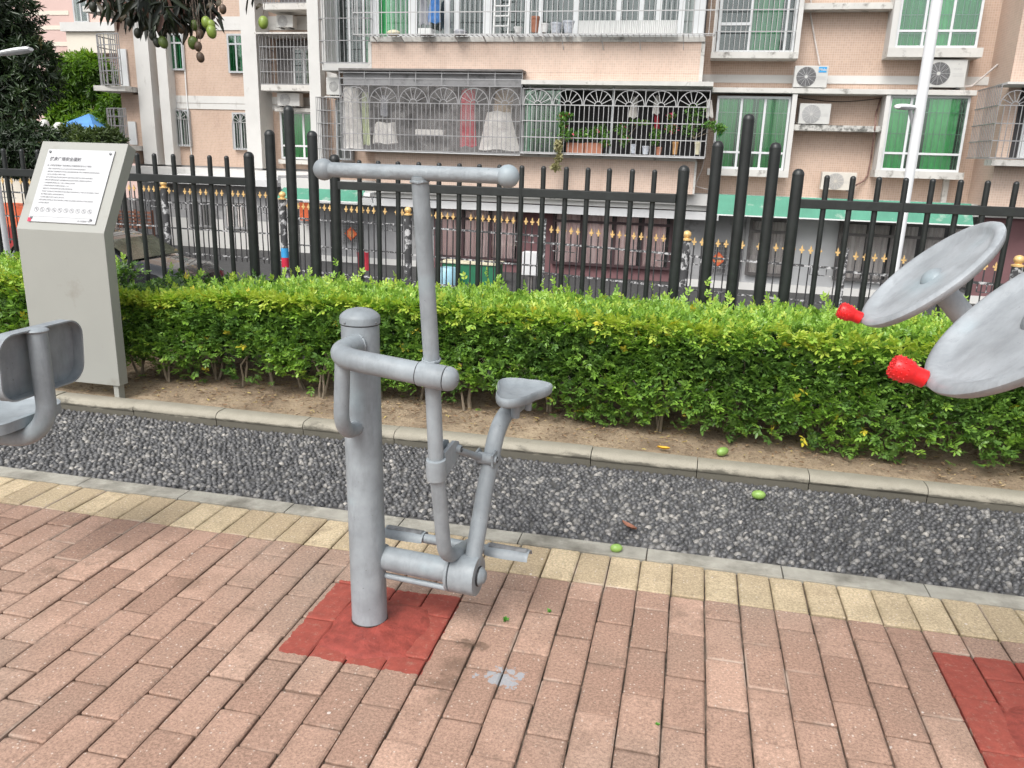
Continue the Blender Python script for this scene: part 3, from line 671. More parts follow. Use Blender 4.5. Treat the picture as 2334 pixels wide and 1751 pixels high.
def text(body, size, u_, v_, parent, mat, d=.0078, fn=hp, name='lettering', xs=1., bold=0, shear=0):
    cu = bpy.data.curves.new('t', 'FONT'); cu.body = body; cu.size = size; cu.offset = bold; cu.resolution_u = 2; cu.shear = shear
    to = bpy.data.objects.new('t', cu); C.objects.link(to); dg = bpy.context.evaluated_depsgraph_get(); ev = to.evaluated_get(dg)
    me0 = bpy.data.meshes.new_from_object(ev); mb = MB(); mb.v = [tuple(fn(u_+v.co.x*xs, v_+v.co.y, d)) for v in me0.vertices]; mb.f = [tuple(p.vertices) for p in me0.polygons]
    wmax = max([v.co.x for v in me0.vertices], default=0)*xs
    bpy.data.objects.remove(to); bpy.data.curves.remove(cu); bpy.data.meshes.remove(me0)
    off = root_off(parent); me = bpy.data.meshes.new(name); me.from_pydata([tuple(Vector(v)-off) for v in mb.v], [], mb.f); me.materials.append(mat)
    return link(name, me, parent), wmax
text('健身广场安全须知', .025, .090, v1-.069, plate, M_ink, bold=.0007)
text('◎', .012, .085, v1-.104, plate, M_ink); text('在您使用健身广场前请务必仔细阅读并遵守以下规定:', .0115, .103, v1-.104, plate, M_ink)
lines = [('•', '健身广场开放时间为6:00-22:00,请勿在非开放时间内使用健身器材。'), ('•', '请在使用广场健身器材前,先热身,认真阅读器材说明,量力而行,并按照说明正确使用健身器材,'), ('', '儿童,老人须在监护人陪同下使用。'),
 ('•', '爱护公共健身设施,禁止攀爬,踩踏,损坏,如发现健身设施损坏请立即停止使用并报告。'), ('•', '患有心脏病等疾病的居民,在使用健身器材前,请先咨询医生,以免使用不当造成伤害。'), ('•', '严禁酒后使用,宠物禁止进入广场内,以免造成安全隐患。'),
 ('•', '严禁携带易燃易爆,刀具等危险物品进入广场。'), ('•', '请保持卫生,严禁吸烟,随地吐痰,乱扔果皮纸屑等杂物。'), ('•', '在健身广场内禁止进行球类等剧烈活动,禁止骑自行车及电动车进入广场内,请大家共同维护广场秩序,'), ('', '做文明居民,尊重他人,和谐共享健身空间。'),
 ('•', '儿童禁用,请看护好您的小孩,防止意外发生。'), ('•', '健身设施属公共设施,请大家爱护,如有违反上述规定,由此造成的人身伤害及财产损失,由使用者'), ('', '本人承担全部责任。')]
v = v1-.123
for bl, tx in lines:
    if bl: text(bl, .0095, .088, v, plate, M_ink)
    text(tx, .0083, .098, v, plate, M_ink); v -= .0172
for k in range(10):       # prohibition roundels
    cu_, cv_ = .098+k*.0375, v0+.072; mb = MB(); n = 20
    ring = lambda r: [hp(cu_+r*math.cos(2*math.pi*i/n), cv_+r*math.sin(2*math.pi*i/n), .0078) for i in range(n)]
    mb.add(ring(.0135)+ring(.012), [(i, (i+1) % n, n+(i+1) % n, n+i) for i in range(n)])
    q = lambda a, b: hp(cu_+a, cv_+b, .0079)
    mb.add([q(-.009, .0078), q(-.0078, .009), q(.009, -.0078), q(.0078, -.009)], [(0, 1, 2, 3)])
    rr = random.Random(k)
    mb.add([q(.003*math.cos(i)+rr.uniform(-.002, .002), .006+.002*math.sin(i)) for i in (0, 1.6, 3.1, 4.7)], [(0, 1, 2, 3)])
    for _ in range(3):
        a, b = rr.uniform(-.007, .006), rr.uniform(-.008, .004); c2, d2 = a+rr.uniform(.002, .006), b+rr.uniform(-.003, .006)
        mb.add([q(a, b), q(c2, d2), q(c2+.001, d2+.0015), q(a+.001, b+.0015)], [(0, 1, 2, 3)])
    mb.build('roundel', M_ink, plate)
mb = MB().add([hp(u0, v0+.030, .0078), hp(u1-.03, v0+.030, .0078), hp(u1-.03, v0+.0308, .0078), hp(u0, v0+.0308, .0078)], [(0, 1, 2, 3)]); mb.build('rule_line', M_ink, plate)
MB().add([hp(u0-.001, v0-.001, .0078), hp(u0+.022, v0-.001, .0078), hp(u0+.022, v0+.022, .0078), hp(u0-.001, v0+.022, .0078)], [(0, 1, 2, 3)]).build('red_square', M_inkred, plate)
text('回 文明健身广场', .0105, u1-.112, v0+.010, plate, M_ink)

# ================= black plaza fence ======================================
M_black = pbr('black_painted_steel', (.016, .019, .019), .42, .3, 20, bs=.12, bscale=90, dirt=(70, .72, .78), dirtcol=(.07, .08, .08), rnd=.2)
YF = 4.95
fence = thing('black_metal_fence', (0, YF, .05), 'black metal fence of round-capped pickets standing behind the clipped hedge', 'fence')
def capped(r, z0, z1, n=14):
    return [(r, z0), (r, z1-r*1.05), (r*1.04, z1-r*1.04), (r*1.04, z1-r), (r*.92, z1-r*.55), (r*.68, z1-r*.22), (r*.35, z1-r*.04), (0, z1)]
def master(name, r, z0, z1, n): 
    mb = MB().lathe(capped(r, z0, z1), (0, 0, 0), (0, 0, 1), n); o = mb.build(name, M_black, fence, smooth=True, local=True); return o
pick = master('picket', .0155, -.02, 1.35, 14); pst = master('post', .033, -.05, 1.38, 20); mid_ = master('cluster_post', .0325, -.05, 1.52, 20); tall = master('cluster_post', .0325, -.05, 1.67, 20)
used = set()
def putf(m, x, dz=0):
    if m.name not in used: o = m; used.add(m.name)
    else: o = m.copy(); C.objects.link(o); o.parent = fence
    o.location = (x, 0, dz); o.rotation_euler = (random.gauss(0, .002), random.gauss(0, .003), random.uniform(0, 6))
for x in [-6.6, -6.46, -6.33]: putf(pick, x)
Lx = [-5.30, -5.167, -5.034, -4.90, -4.767, -4.626, -4.494, -4.375, -4.24, -4.105, -3.97, -3.835, -3.70, -3.567, -3.427, -3.296, -3.167, -3.031]
for x in Lx+[-2.105, -1.973, -1.843, -1.713, -1.58, -1.448, -1.314, -1.18, -1.047, -.914, -.782, -.647, -.515, -.382, -.252]+[.709+.1374*k for k in range(24)]: putf(pick, x)
for x in (-5.46, -2.872, -2.275, -.095, .549, 4.06): putf(pst, x, .0)
for x, m in ((-2.719, mid_), (-2.581, tall), (-2.424, mid_), (.093, mid_), (.25, tall), (.412, mid_), (-5.62, mid_), (-5.77, tall), (-5.92, mid_)): putf(m, x)
for a, b in ((-8, -6.07), (-5.46, -2.872), (-2.275, -.095), (.549, 4.06)):
    for z0, z1 in ((1.163, 1.214), (.15, .19)): MB().box(a+.025, b-.025, YF-.021, YF+.021, z0+.05, z1+.05, .004).build('rail', M_black, fence)
for a, b in ((-6.07, -5.46), (-2.872, -2.275), (-.095, .549)): MB().box(a+.03, b-.03, YF-.02, YF+.02, .2, .24, .004).build('rail', M_black, fence)
MB().box(-9, 9, YF-.07, YF+.07, .0, .085, .01).build('fence_kerb', M_wallc, fence)

# ================= clipped hedge ==========================================
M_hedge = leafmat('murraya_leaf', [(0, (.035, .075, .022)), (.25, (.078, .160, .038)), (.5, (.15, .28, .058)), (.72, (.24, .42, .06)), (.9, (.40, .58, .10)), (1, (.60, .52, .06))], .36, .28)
M_twig = pbr('twig_bark', (.20, .165, .12), .85, .3, 30, bs=.5, bscale=120)
def hedge(name, xa, xb, label, seed, dens=1.):
    g = np.random.default_rng(seed); root = thing(name, ((xa+xb)/2, 4.5, .06), label, 'hedge')
    Lx_ = xb-xa
    def top(x): return .648+.02*wob(x, x*.3, 1.4, seed)-.09*np.clip((-2.35-x)/.8, 0, 1)*(x > -3.5)+.012*wob(x, 0*x, 5, 2)
    def front(x, z): return 4.09-.12*np.clip((x+1.0)/1.6, 0, 1)+.045*wob(x, z*3, 1.5, seed+1)+.10*np.clip((.28-z)/.2, 0, 1)*(1-np.clip((x+.4)/1.4, 0, 1))
    P, D, Ti, Sz = [], [], [], []
    # front shell
    n = int(2300*Lx_*dens); x = g.uniform(xa, xb, n); z = .07+g.beta(1.12, 1., n)*.60; z = np.minimum(z, top(x)); dpt = g.exponential(.045, n)
    gap = (wob(x*1.0, z*0, 2.3, 7)*.20+.24); gap = gap-.12*np.clip((x+1.4)/1.4, 0, 1); keep = (z > np.clip(gap, .07, .40)) | (g.random(n) < .10+.8*(wob(x, z, 3, 4) > .55)*(z > .12)); keep &= g.random(n) < np.clip(.6+z*1.2, 0, 1)
    x, z, dpt = x[keep], z[keep], dpt[keep]; n = x.size
    P.append(np.stack([x, front(x, z)+dpt, z], -1)); D.append(np.stack([g.normal(0, .55, n), -.75+g.normal(0, .35, n), .45+g.normal(0, .45, n)], -1))
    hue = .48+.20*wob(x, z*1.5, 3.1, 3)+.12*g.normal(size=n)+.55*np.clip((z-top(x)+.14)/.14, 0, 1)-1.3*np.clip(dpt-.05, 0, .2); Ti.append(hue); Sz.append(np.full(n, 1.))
    # top shell, new growth
    n = int(2900*Lx_*dens); x = g.uniform(xa, xb, n); y = g.uniform(4.10, 4.86, n); dpt = g.exponential(.03, n); tz = top(x)+.024*wob(x*2, y*3, 2.2, 9)-dpt+.01-.05*(y-4.1)/.75
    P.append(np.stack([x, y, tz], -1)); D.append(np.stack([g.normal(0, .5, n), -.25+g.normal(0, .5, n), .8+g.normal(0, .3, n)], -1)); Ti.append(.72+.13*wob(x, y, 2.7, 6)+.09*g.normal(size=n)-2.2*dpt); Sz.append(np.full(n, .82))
    # upright shoots over the top
    n = int(95*Lx_*dens); x = g.uniform(xa, xb, n); y = g.uniform(4.15, 4.85, n); hgt = g.exponential(.04, n)+.01
    for k in range(3): P.append(np.stack([x+g.normal(0, .006, n), y+g.normal(0, .006, n), top(x)-.05*(y-4.1)/.75+hgt*(k+.4)/3], -1)); D.append(np.stack([g.normal(0, .35, n), g.normal(0, .35, n), np.full(n, 1.)], -1)); Ti.append(.80+.10*g.normal(size=n)); Sz.append(np.full(n, .85))
    # inner and rear mass
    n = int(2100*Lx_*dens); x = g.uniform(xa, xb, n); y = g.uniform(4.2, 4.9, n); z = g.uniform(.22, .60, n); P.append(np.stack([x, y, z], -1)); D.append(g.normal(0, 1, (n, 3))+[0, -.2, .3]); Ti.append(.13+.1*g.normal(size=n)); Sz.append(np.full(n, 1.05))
    # ends
    for xe, s in ((xa, -1), (xb, 1)):
        n = 260; y = g.uniform(4.12, 4.85, n); z = .12+g.random(n)*.6; P.append(np.stack([np.full(n, xe)+s*g.uniform(-.05, .03, n), y, np.minimum(z, top(np.full(n, xe)))], -1)); D.append(np.stack([np.full(n, s*.8)+g.normal(0, .3, n), g.normal(-.2, .5, n), g.normal(.4, .4, n)], -1)); Ti.append(.35+.15*g.normal(size=n)); Sz.append(np.full(n, 1.))
    P = np.concatenate(P); D = unit(np.concatenate(D)); Ti = np.concatenate(Ti); Sz = np.concatenate(Sz); n = len(P)
    up = unit(np.stack([g.normal(0, .35, n), -.35+g.normal(0, .35, n), np.ones(n)], -1)); S = unit(np.cross(D, up)); U = np.cross(S, D)
    LP, LD, LN, LL, LW, LT = [], [], [], [], [], []
    rl = .047*Sz*g.uniform(.7, 1.25, n)
    yel = g.random(n) > .994
    for k in range(7):
        t = (k//2+1)/3.6 if k < 6 else 1.; sd_ = (1 if k % 2 else -1) if k < 6 else 0; ang = R_(56)+g.normal(0, .2, n)
        if sd_ == 0: ang = g.normal(0, .15, n)
        dd = unit(D*np.cos(ang)[:, None]+S*(np.sin(ang)*(sd_ if sd_ else 1))[:, None]+U*g.normal(.08, .18, n)[:, None])
        LP.append(P+D*(rl*t)[:, None]); LD.append(dd); LN.append(unit(U+g.normal(0, .22, (n, 3)))); Ls = .0275*Sz*g.uniform(.75, 1.2, n)*(.8+.3*t); LL.append(Ls); LW.append(Ls*g.uniform(.46, .6, n)); LT.append(np.clip(np.where(yel, 1., Ti+.05*g.normal(size=n)), 0, .93+.07*yel))
    V, F, T = leaves(np.concatenate(LP), np.concatenate(LD), np.concatenate(LN), np.concatenate(LL), np.concatenate(LW), np.concatenate(LT))
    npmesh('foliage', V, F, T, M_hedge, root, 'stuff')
    # stems: one plant about every 20 cm, forked, plus fine bare twigs
    st = []
    x = xa+.08
    while x < xb-.05:
        mb = MB(); y = 4.24+g.uniform(-.10, .10)
        for s in range(g.integers(2, 4)):
            p = Vector((x+g.normal(0, .012), y+g.normal(0, .012), .04)); q = p+Vector((g.normal(0, .02), g.normal(-.01, .02), .16)); r2 = q+Vector((g.normal(0, .05), abs(g.normal(.03, .04)), .18)); r3 = r2+Vector((g.normal(0, .06), abs(g.normal(.03, .05)), .16))
            mb.tube([p, (p+q)/2+Vector((g.normal(0, .006), 0, 0)), q, r2, r3], [.0085, .007, .006, .004, .002], 6)
            for b_ in range(2):
                a0 = q.lerp(r2, g.random()); a1 = a0+Vector((g.normal(0, .05), -abs(g.normal(.01, .03)), abs(g.normal(.06, .04)))); a2 = a1+Vector((g.normal(0, .03), -abs(g.normal(.01, .015)), abs(g.normal(.05, .03)))); mb.tube([a0, a1, a2], [.0026, .002, .001], 5)
        mb.build('stem', M_twig, root, smooth=True); x += g.uniform(.15, .25)
    return root
hedge('clipped_hedge', -3.36, 3.3, 'long clipped hedge with yellow-green new growth between kerb and black fence', 5)
hedge('clipped_hedge', -6.0, -3.70, 'darker hedge end standing left of the notice stand', 9, .8)

# ================= fallen fruit and leaves ================================
M_mango = pbr('green_mango_skin', (.22, .36, .085), .38, .18, 30, obj=False); M_mangoy = pbr('yellow_leaf', (.72, .40, .03), .5, .2, 60); M_dryleaf = pbr('dry_brown_leaf', (.24, .10, .06), .7, .25, 50)
def mango(mb, c, r, ax=(1, 0, 0), l=1.45, n=16):
    prof = [(0, -1), (.42, -.93), (.74, -.72), (.95, -.38), (1., -.02), (.93, .36), (.74, .68), (.45, .9), (.16, 1.0), (0, 1.03)]
    return mb.lathe([(a*r, b*r*l) for a, b in prof], c, ax, n)
for (x, y, z, r, ax, lb) in ((-.182, 2.815, .017, .0165, (1, .25, .05), 'small green mango fallen on the concrete edging strip'), (.385, 3.50, .022, .021, (1, -.1, .1), 'green mango lying on the dark pebbles'), (.232, 3.86, .083, .022, (.7, .5, .15), 'green mango resting on the soil just behind the kerb')):
    mb = mango(MB(), (0, 0, 0), r, ax); o = mb.build('fallen_mango', M_mango, smooth=True); o.location = (x, y, z); tag(o, lb, 'fruit', 'fallen mangoes')
def groundleaf(name, x, y, z, L, Wd, a, mat, lb, curl=.25):
    mb = MB(); n = 8; vs = []
    for i in range(n+1):
        t = i/n; w_ = Wd*math.sin(math.pi*min(1, t*.97+.02))**.8; cx = (t-.5)*L; zc = curl*L*(abs(t-.5)*2)**2*.5
        vs += [(cx, -w_/2, zc+.004+.25*w_), (cx, 0, zc), (cx, w_/2, zc+.004+.2*w_)]
    vs += [(p[0], p[1], p[2]-.0012) for p in vs]; m = 3*(n+1)
    fs = [(3*i+j, 3*i+j+1, 3*i+j+4, 3*i+j+3) for i in range(n) for j in range(2)]; fs += [tuple(m+k for k in reversed(f)) for f in fs]
    o = mb.add(vs, fs).build(name, mat, smooth=True); o.location = (x, y, z); o.rotation_euler = (0, 0, a); return tag(o, lb, 'leaf')
groundleaf('fallen_leaf', -.052, 3.83, .075, .062, .030, -.1, M_mangoy, 'curled bright yellow leaf on the soil beside the kerb')
groundleaf('fallen_leaf', -.150, 3.02, .012, .085, .030, -.75, M_dryleaf, 'dry reddish brown leaf lying on the pebbles')
M_weed = leafmat('weed_leaf', [(0, (.05, .2, .02)), (1, (.12, .4, .05))], .5, .3)
def weed(x, y, s, lb):
    g = np.random.default_rng(int(abs(x)*1000)); n = 12; P = np.zeros((n, 3)); P[:, 2] = np.abs(g.normal(0, s*.3, n)); a = g.uniform(0, 6.28, n)
    D = np.stack([np.cos(a), np.sin(a), g.uniform(.2, 1., n)], -1); V, F, T = leaves(P, D, unit(g.normal(0, .3, (n, 3))+[0, 0, 1]), np.full(n, s), np.full(n, s*.5), g.random(n))
    o = npmesh('weed', V, F, T, M_weed); o.location = (x, y, 0); tag(o, lb, 'weed')
weed(-.478, 2.235, .014, 'tiny green weed in the paver joint right of the drum'); weed(-.355, 2.33, .010, 'smallest green weed in a paver joint near the buff row'); weed(.02, 1.86, .008, 'tiny green weed low in a paver joint among red pavers')
# ================= street level ===========================================
M_tile = None
def tilemat(name, col, grout, size=.027):
    m, nt, b = nodes(name); co = posn(nt)
    sz = N(nt, 'ShaderNodeSeparateXYZ'); nt.links.new(co, sz.inputs[0]); cb = N(nt, 'ShaderNodeCombineXYZ')
    nt.links.new(math_(nt, 'ADD', sz.outputs[0], sz.outputs[1]), cb.inputs[0]); nt.links.new(sz.outputs[2], cb.inputs[1])
    br = N(nt, 'ShaderNodeTexBrick', offset=0.); nt.links.new(cb.outputs[0], br.inputs['Vector'])
    br.inputs['Scale'].default_value = 1; br.inputs['Brick Width'].default_value = size*2; br.inputs['Row Height'].default_value = size*2; br.inputs['Mortar Size'].default_value = size*.16
    br.inputs['Color1'].default_value = tuple(c*.93 for c in col)+(1,); br.inputs['Color2'].default_value = tuple(c*1.06 for c in col)+(1,); br.inputs['Mortar'].default_value = grout+(1,); br.inputs['Mortar Smooth'].default_value = .3
    c = br.outputs['Color']
    c = mix(nt, mrange(nt, noise(nt, co, .9, 5, .6), .38, .7, 0, .5), c, mix(nt, 1., c, (.80, .76, .74), 'MULTIPLY'))
    c = mix(nt, mrange(nt, noise(nt, co, 2.2, 6, .7, (1, 1, .18)), .56, .78, 0, .45), c, mix(nt, 1., c, (.62, .58, .55), 'MULTIPLY'))
    nt.links.new(c, b.inputs['Base Color']); b.inputs['Roughness'].default_value = .45; b.inputs['Specular IOR Level'].default_value = .35
    bump(nt, b, math_(nt, 'SUBTRACT', 1., br.outputs['Fac']), .25, .003); return m
M_tile = tilemat('salmon_mosaic_tile', (.50, .365, .285), (.58, .475, .40)); M_tilel = tilemat('pale_mosaic_tile', (.58, .435, .35), (.66, .56, .485))
M_white = pbr('white_render', (.58, .575, .555), .8, .05, 1.5, bs=.1, dirt=(3.2, .60, .78, (1, 1, .35)), dirtcol=(.36, .35, .33))
M_lip = pbr('weathered_white_concrete', (.56, .55, .52), .85, .08, 3, dirt=(4.5, .56, .70), dirtcol=(.22, .21, .19))
M_mould = pbr('mould_stained_concrete', (.50, .49, .46), .9, .1, 3, dirt=(7, .45, .60), dirtcol=(.12, .12, .11))
M_alu = pbr('white_aluminium', (.62, .64, .65), .4, .04, 3); M_greyalu = pbr('grey_aluminium', (.42, .44, .45), .4, .06, 3)
M_cage = pbr('dull_stainless_bars', (.27, .27, .275), .45, .2, 4, metal=.25, dirt=(9, .6, .75), dirtcol=(.22, .17, .13)); M_cagew = pbr('pale_bars', (.42, .42, .42), .45, .1, 5); M_caged = pbr('rusty_dark_bars', (.13, .12, .115), .6, .3, 5)
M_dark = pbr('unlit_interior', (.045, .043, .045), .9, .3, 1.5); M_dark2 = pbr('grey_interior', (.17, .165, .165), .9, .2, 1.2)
M_dgrey = pbr('dark_grey_render', (.31, .31, .315), .85, .12, 1.4, dirt=(2, .55, .75), dirtcol=(.09, .09, .09)); M_mgrey = pbr('mid_grey_render', (.60, .605, .61), .85, .08, 1.4)
M_maroon = pbr('maroon_render', (.17, .085, .09), .8, .15, 1.5); M_awn = pbr('green_awning_sheet', (.07, .25, .17), .6, .12, 2, dirt=(3, .58, .75), dirtcol=(.35, .42, .36))
def curt(name, a, b_, sc=13.):
    m, nt, b = nodes(name); co = posn(nt); n = noise(nt, co, sc, 2, .5, (1, 1, .04)); nt.links.new(mix(nt, mrange(nt, n, .35, .65), a, b_), b.inputs['Base Color']); b.inputs['Roughness'].default_value = .85
    return m
M_cg = curt('green_curtain', (.03, .30, .09), (.10, .55, .19)); M_cgl = curt('pale_green_curtain', (.20, .70, .30), (.36, .85, .45)); M_cp = curt('pink_curtain', (.72, .50, .48), (.92, .74, .72)); M_cgr = curt('grey_curtain', (.55, .49, .47), (.75, .70, .67))
def glassmat(name, tint, refl=.16):
    m, nt, b = nodes(name); t = N(nt, 'ShaderNodeBsdfTransparent'); t.inputs[0].default_value = tint+(1,); g = N(nt, 'ShaderNodeBsdfGlossy'); g.inputs['Roughness'].default_value = .04; g.inputs[0].default_value = (.9, .95, .95, 1)
    f = N(nt, 'ShaderNodeFresnel'); f.inputs[0].default_value = 1.5; fa = math_(nt, 'MAXIMUM', f.outputs[0], refl); mx = N(nt, 'ShaderNodeMixShader'); nt.links.new(fa, mx.inputs[0]); nt.links.new(t.outputs[0], mx.inputs[1]); nt.links.new(g.outputs[0], mx.inputs[2])
    nt.links.new(mx.outputs[0], nt.nodes['Material Output'].inputs[0]); return m
M_glass = glassmat('clear_window_glass', (.85, .90, .89), .08); M_glassg = glassmat('green_window_glass', (.72, .92, .80), .10); M_film = glassmat('thin_clear_glass', (.96, .96, .96), .05)
def plastic_sheet():
    m, nt, b = nodes('milky_plastic_film'); co = posn(nt); b.inputs['Base Color'].default_value = (.55, .53, .52, 1); b.inputs['Roughness'].default_value = .35
    t = N(nt, 'ShaderNodeBsdfTransparent'); mx = N(nt, 'ShaderNodeMixShader'); nt.links.new(mrange(nt, noise(nt, co, 2.5, 5, .7), .35, .8, .04, .30), mx.inputs[0]); nt.links.new(t.outputs[0], mx.inputs[1]); nt.links.new(b.outputs[0], mx.inputs[2])
    nt.links.new(mx.outputs[0], nt.nodes['Material Output'].inputs[0]); return m
M_sheet = plastic_sheet()

YW, YB, ZG = 22.2, 21.0, -1.62
bld = thing('apartment_building', (-2, YW, ZG), 'salmon tiled apartment block with white ledges and caged balconies filling the background', 'building')
def Bx(name, mat, x0, x1, y0, y1, z0, z1, par=None, ch=0): return MB().box(x0, x1, y0, y1, z0, z1, ch).build(name, mat, par or bld)
def RX(name, mat, reg, a, b, c, d, Y, dep, par=None, ch=0):
    x0, x1, z0, z1 = rect(reg, a, b, c, d, Y); return Bx(name, mat, x0, x1, Y, Y+dep, z0, z1, par, ch)
XL = at(712, 300, Y=YW).x; XR = at(2290, 150, Y=YW).x
Bx('wall', M_tile, XL, XR+.5, YW, YW+9, .6, 12)
Bx('ground_floor_wall', M_mgrey, XL, XR+2.5, YW+.02, YW+8.9, ZG, .6)
# first ledge above the ground floor, stained
Bx('ledge', M_white, XL-.6, XR+3.5, YW-.85, YW+.0, .46, .74)
for a, b in ((1905, 2020), (1990, 2040), (1772, 1830), (1240, 1275)): x0, x1, _, _2 = rect(S_, a, 432, b, 452, YW-1.26); Bx('stained_patch', M_mould, x0, x1, YW-.856, YW-.85, .47, .735)
Bx('fascia', M_mgrey, XL, at(1640, 480, Y=YW-1).x, YW-.75, YW-.6, .10, .30); Bx('fascia', M_white, XL, at(1640, 480, Y=YW-1).x, YW-.72, YW-.6, .33, .455)

def cage(x0, x1, yf, yw, z0, z1, sx=.115, hz=(.5,), r=.009, mat=M_cage, arches=0, top=True, zr=None, sides=True, name='window_cage', par=None):
    mb = MB(); t = r*1.45
    xs = np.arange(x0, x1+.001, (x1-x0)/max(1, round((x1-x0)/sx)))
    zt = z1 if not arches else z1-arches
    for x in xs: mb.bar((x, yf, z0), (x, yf, zt), t)
    hs = [z0, zt]+[z0+(zt-z0)*h for h in hz]+([z1] if arches else [])
    for z in hs:
        mb.bar((x0, yf, z), (x1, yf, z), t*1.5)
        if sides: mb.bar((x0, yf, z), (x0, yw, z), t*1.5); mb.bar((x1, yf, z), (x1, yw, z), t*1.5)
    if sides:
        for xx in (x0, x1):
            for y in np.arange(yf+sx, yw, sx): mb.bar((xx, y, z0), (xx, y, z1), t)
    if arches:
        w_ = arches*1.18*1.35; k = 6 if x1-x0 > 3 else max(1, round((x1-x0)/w_)); w_ = (x1-x0)/k; ra = w_*.47; va = min(1, arches*.97/ra)
        for i in range(k):
            cx = x0+(i+.5)*w_; P = [(cx+ra*math.cos(a), yf, zt+ra*va*math.sin(a)) for a in np.linspace(0, math.pi, 15)]
            for a, b in zip(P, P[1:]): mb.bar(a, b, t*1.25)
            ri = ra*.26; Q_ = [(cx+ri*math.cos(a), yf, zt+ri*math.sin(a)) for a in np.linspace(0, math.pi, 9)]
            for a, b in zip(Q_, Q_[1:]): mb.bar(a, b, t*1.25)
            for a in np.linspace(math.pi/7, math.pi*6/7, 6): mb.bar((cx+ri*math.cos(a), yf, zt+ri*math.sin(a)), (cx+ra*math.cos(a), yf, zt+ra*va*math.sin(a)), t*1.1)
            mb.bar((x0+i*w_, yf, zt), (x0+i*w_, yf, z1), t*1.2)
        mb.bar((x1, yf, zt), (x1, yf, z1), t*1.2)
    if top:
        for y in np.arange(yf, yw, sx*2): mb.bar((x0, y, z0), (x1, y, z0), t)
    return mb.build(name, mat, par or bld)

def window(x0, x1, z0, z1, y, cols=(.33, .66), trans=None, curtains=((0, 1, M_cg),), fw=.05, fmat=M_alu, glass=M_glassg, bars=True, par=None, depth=.16, name='window', back=M_dark):
    """framed window standing proud of a wall whose face is at y"""
    yf = y-depth; mb = MB(); c_ = .004
    for a, b in ((x0, x0+fw), (x1-fw, x1)): mb.box(a, b, yf, y-.003, z0, z1)
    for a, b in ((z0, z0+fw), (z1-fw, z1)): mb.box(x0+fw, x1-fw, yf, y-.003, a, b)
    W_ = x1-x0; H_ = z1-z0
    segs = [x0+fw]+[x0+W_*c for c in cols]+[x1-fw]
    for c in cols: mb.box(x0+W_*c-fw*.5, x0+W_*c+fw*.5, yf+.012, yf+.06, z0+fw, z1-fw)
    if trans: mb.box(x0+fw, x1-fw, yf+.008, yf+.064, z0+H_*trans-fw*.45, z0+H_*trans+fw*.45)
    w_ = mb.build(name, fmat, par or bld)
    MB().box(x0+fw*.6, x1-fw*.6, y-.012, y-.004, z0+fw*.6, z1-fw*.6).build('room_darkness' if False else 'unlit_room_panel', back, w_)  # dark panel on the solid wall, its colour standing for the unlit room
    for a, b, m in curtains:
        mbc = MB(); n = max(6, int((b-a)*W_/.035)); ph = random.random()*6; xa, xb = x0+fw+(W_-2*fw)*a, x0+fw+(W_-2*fw)*b
        pts = [(xa+(xb-xa)*i/n, y-.055+.022*math.sin(i*1.9+ph)+.008*math.sin(i*.7)) for i in range(n+1)]
        vs = [(p[0], p[1], z0+fw) for p in pts]+[(p[0], p[1], z1-fw-.02) for p in pts]
        mbc.add(vs, [(i, i+1, n+2+i, n+1+i) for i in range(n)]).build('curtain', m, w_, smooth=True)
    for a, b in zip(segs, segs[1:]): MB().box(a+.004, b-.004, yf+.030, yf+.036, z0+fw, z1-fw).build('pane', glass, w_)
    if bars:
        mb = MB(); n = int(W_/.13)
        for i in range(1, n): mb.bar((x0+W_*i/n, yf+.045, z0+fw), (x0+W_*i/n, yf+.045, z1-fw), .011)
        for h in (.22, .5, .78): mb.bar((x0+fw, yf+.045, z0+H_*h), (x1-fw, yf+.045, z0+H_*h), .014)
        mb.build('bars', M_greyalu, w_)
    return w_

# ---- centre bay: upper balcony -------------------------------------------
bx0 = at(847, 120, Y=YB).x; bx1 = at(1603, 120, Y=YB).x; zs = at(1200, 84, Y=YB).z; zlip = at(1200, 96, Y=YB).z; zpb = at(1200, 191, Y=YB).z; zpl = at(1000, 163, Y=YB).z
xm = at(1190, 175, Y=YB).x
Bx('parapet', M_tilel, bx0, bx1, YB, YW, zpl, zlip); Bx('parapet', M_tilel, xm, bx1, YB+.003, YW-.003, zpb, zpl-.001)
Bx('ledge', M_lip, bx0-.02, bx1+.02, YB-.04, YW-.002, zlip+.001, zs); 
x0, x1, z0, z1 = rect(R3, 1428, 312, 1458, 692, YB-.012); Bx('corner_trim', M_lip, x0, x1, YB-.012, YB-.001, zpb, zlip)
x0, x1, z0, z1 = rect(R2, 500, 350, 536, 580, YB); Bx('corner_trim', M_lip, bx0-.09, bx0-.001, YB-.01, YB+.5, zpl, zlip)
# balcony room: floor slab, dark back wall, side piers, glazed doors
Bx('balcony_back', M_dark2, bx0, bx1, YW-.03, YW-.002, zs, 8.5)
zt = 7.2
for a, b in ((0, .13), (.5, .515)): pass
fr = [(R2, 520, 590), (R2, 835, 905), (R2, 1130, 1170), (R2, 1210, 1250), (R2, 1450, 1520), (R2, 1790, 1830), (R3, 100, 135), (R3, 385, 425), (R3, 735, 775), (R3, 925, 965), (R3, 1065, 1110), (R3, 1250, 1300), (R3, 1380, 1470)]
for rg, a, b in fr: q0 = at(*rg(a, 120), Y=YB+.35).x; q1 = at(*rg(b, 120), Y=YB+.35).x; Bx('door_frame', M_alu, q0, q1, YB+.33, YB+.40, zs+.001, zt)
Bx('door_frame', M_alu, bx0+.3, bx1-.3, YB+.335, YB+.395, zs+.0015, zs+.10)
Bx('glazing', M_glass, bx0+.3, bx1-.3, YB+.36, YB+.367, zs+.1, zt)
